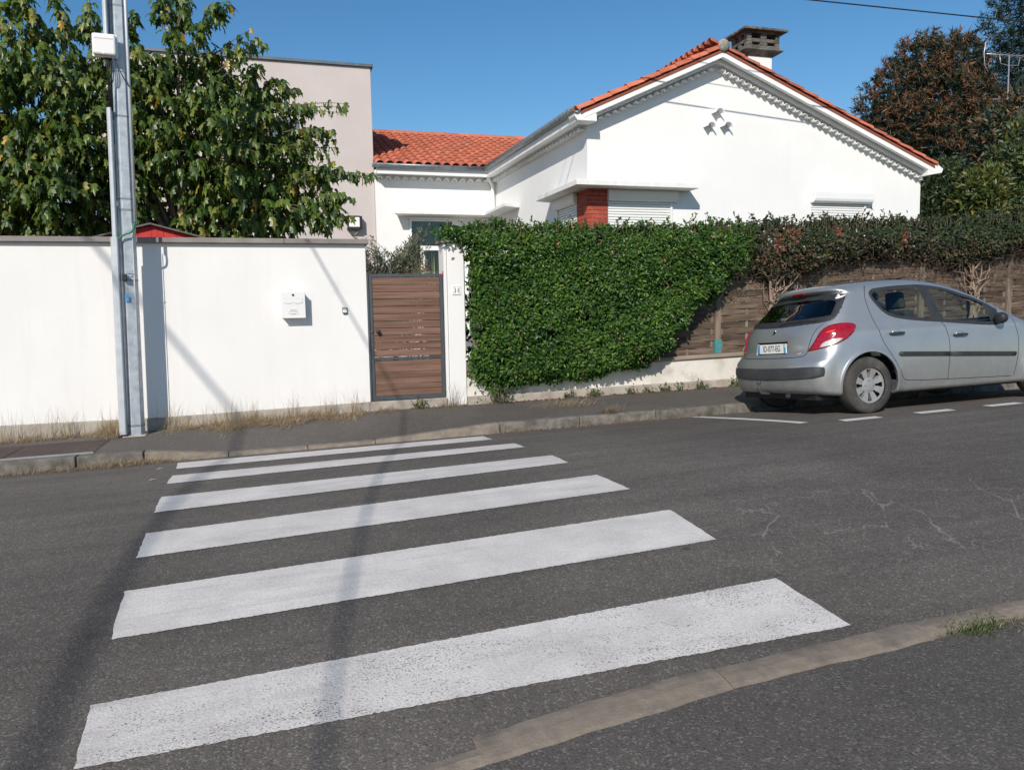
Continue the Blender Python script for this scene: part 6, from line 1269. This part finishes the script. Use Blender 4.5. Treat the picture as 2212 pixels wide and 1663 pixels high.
# wheels
MT['tyre'] = mat('tyre_rubber', [(.035, .033, .031), (.06, .056, .052)], 5, .85, .3, 80, dirt=((.12, .11, .095), 4, .5, .8)); MT['hub'] = mat('silver_hubcap', [(.30, .30, .30), (.38, .38, .375)], 5, .4, metal=.35, dirt=((.17, .16, .145), 6, .5, .8))
tyre_p = [(.195, .10), (.225, .108), (.27, .10), (.298, .085), (.309, .06), (.311, .0), (.309, -.06), (.298, -.085), (.27, -.10), (.225, -.108), (.195, -.10)]
def hubcap(c, s_):
    mb = MB(); y = lambda t: c[1]+s_*t
    def disc(r0, t0, r1, t1, a0, a1, n=6):
        vs = []; 
        for k in range(n+1): a = a0+(a1-a0)*k/n; vs += [(c[0]+r0*math.cos(a), y(t0), c[2]+r0*math.sin(a)), (c[0]+r1*math.cos(a), y(t1), c[2]+r1*math.sin(a))]
        mb.add(vs, [(2*k, 2*k+2, 2*k+3, 2*k+1) for k in range(n)])
    T = 2*math.pi
    disc(0.0, .075, .05, .073, 0, T, 24); disc(.05, .073, .085, .067, 0, T, 24); disc(.172, .078, .197, .082, 0, T, 48); disc(.197, .082, .203, .07, 0, T, 48)
    for k in range(8):
        a = T*k/8+T/16; w0, w1 = .27, .215
        disc(.085, .067, .13, .074, a-w0, a+w0, 5); disc(.13, .074, .172, .078, a-w1-.02, a+w1+.02, 5)
        for sg in (-1, 1):   # spoke flanks
            vs = [(c[0]+.085*math.cos(a+sg*w0), y(.067), c[2]+.085*math.sin(a+sg*w0)), (c[0]+.172*math.cos(a+sg*(w1+.02)), y(.078), c[2]+.172*math.sin(a+sg*(w1+.02))), (c[0]+.172*math.cos(a+sg*(w1-.0)), y(.03), c[2]+.172*math.sin(a+sg*w1)), (c[0]+.085*math.cos(a+sg*w0), y(.03), c[2]+.085*math.sin(a+sg*w0))]; mb.add(vs, [(0, 1, 2, 3)])
    return mb
for xc in WX:
    for s_ in (-1, 1):
        c = (xc, s_*.755, .305); wl = MB().lathe(tyre_p, c, 'y', 48).build('wheel', MT['tyre'], car, smooth=True)
        hubcap(c, s_).build('hubcap', MT['hub'], wl, fixn=False)
        MB().lathe([(0, .02), (.19, .02), (.196, .09)], (c[0], c[1] if s_ > 0 else c[1]-.04, c[2]), 'y', 32).build('rim_well', MT['gap'], wl) if s_ > 0 else MB().lathe([(0, -.02), (.19, -.02), (.196, -.09)], (c[0], c[1], c[2]), 'y', 32).build('rim_well', MT['gap'], wl)
        for k in range(4):
            a = math.pi/2*k+math.pi/4*0; MB().lathe([(0, s_*.083), (.008, s_*.082), (.009, s_*.07)], (c[0]+.052*math.cos(a), c[1], c[2]+.052*math.sin(a)), 'y', 8).build('wheel_bolt', MT['steel'], wl)
# seats seen through the glass
def seat(x, y, w, name):
    st = MB().hexa([(x-.05, y-w, .45), (x+.5, y-w, .45), (x+.5, y+w, .45), (x-.05, y+w, .45), (x-.05, y-w, .56), (x+.5, y-w, .60), (x+.5, y+w, .60), (x-.05, y+w, .56)]); st.hexa([(x-.08, y-w, .56), (x+.10, y-w, .56), (x+.10, y+w, .56), (x-.08, y+w, .56), (x-.27, y-w*.85, 1.10), (x-.15, y-w*.85, 1.12), (x-.15, y+w*.85, 1.12), (x-.27, y+w*.85, 1.10)])
    o = st.build(name, MT['cloth'], car, bevel=.04, bseg=3); return o
def headrest(x, y, par, w=.13): MB().hexa([(x-.05, y-w, 1.13), (x+.05, y-w, 1.13), (x+.05, y+w, 1.13), (x-.05, y+w, 1.13), (x-.07, y-w*.85, 1.33), (x+.02, y-w*.85, 1.33), (x+.02, y+w*.85, 1.33), (x-.07, y+w*.85, 1.33)]).build('headrest', MT['cloth'], par, bevel=.035, bseg=3)
for y in (-.37, .37): s1 = seat(1.75, y, .25, 'front_seat'); headrest(1.56, y, s1)
s2 = seat(.95, 0, .58, 'rear_seat')
for y in (-.36, .36): headrest(.76, y, s2, .12)
MB().hexa([(2.45, -.68, .6), (2.95, -.68, .6), (2.95, .68, .6), (2.45, .68, .6), (2.5, -.68, .93), (2.95, -.68, .96), (2.95, .68, .96), (2.5, .68, .93)]).build('dashboard', MT['cloth'], car, bevel=.04)
P_ = [(2.38+.04*math.cos(a), .37+.18*math.sin(a), .92+.17*math.cos(a)) for a in np.linspace(0, 2*math.pi, 24)]; MB().tube(P_, .016, 8, False).build('steering_wheel', MT['cloth'], car, smooth=True)
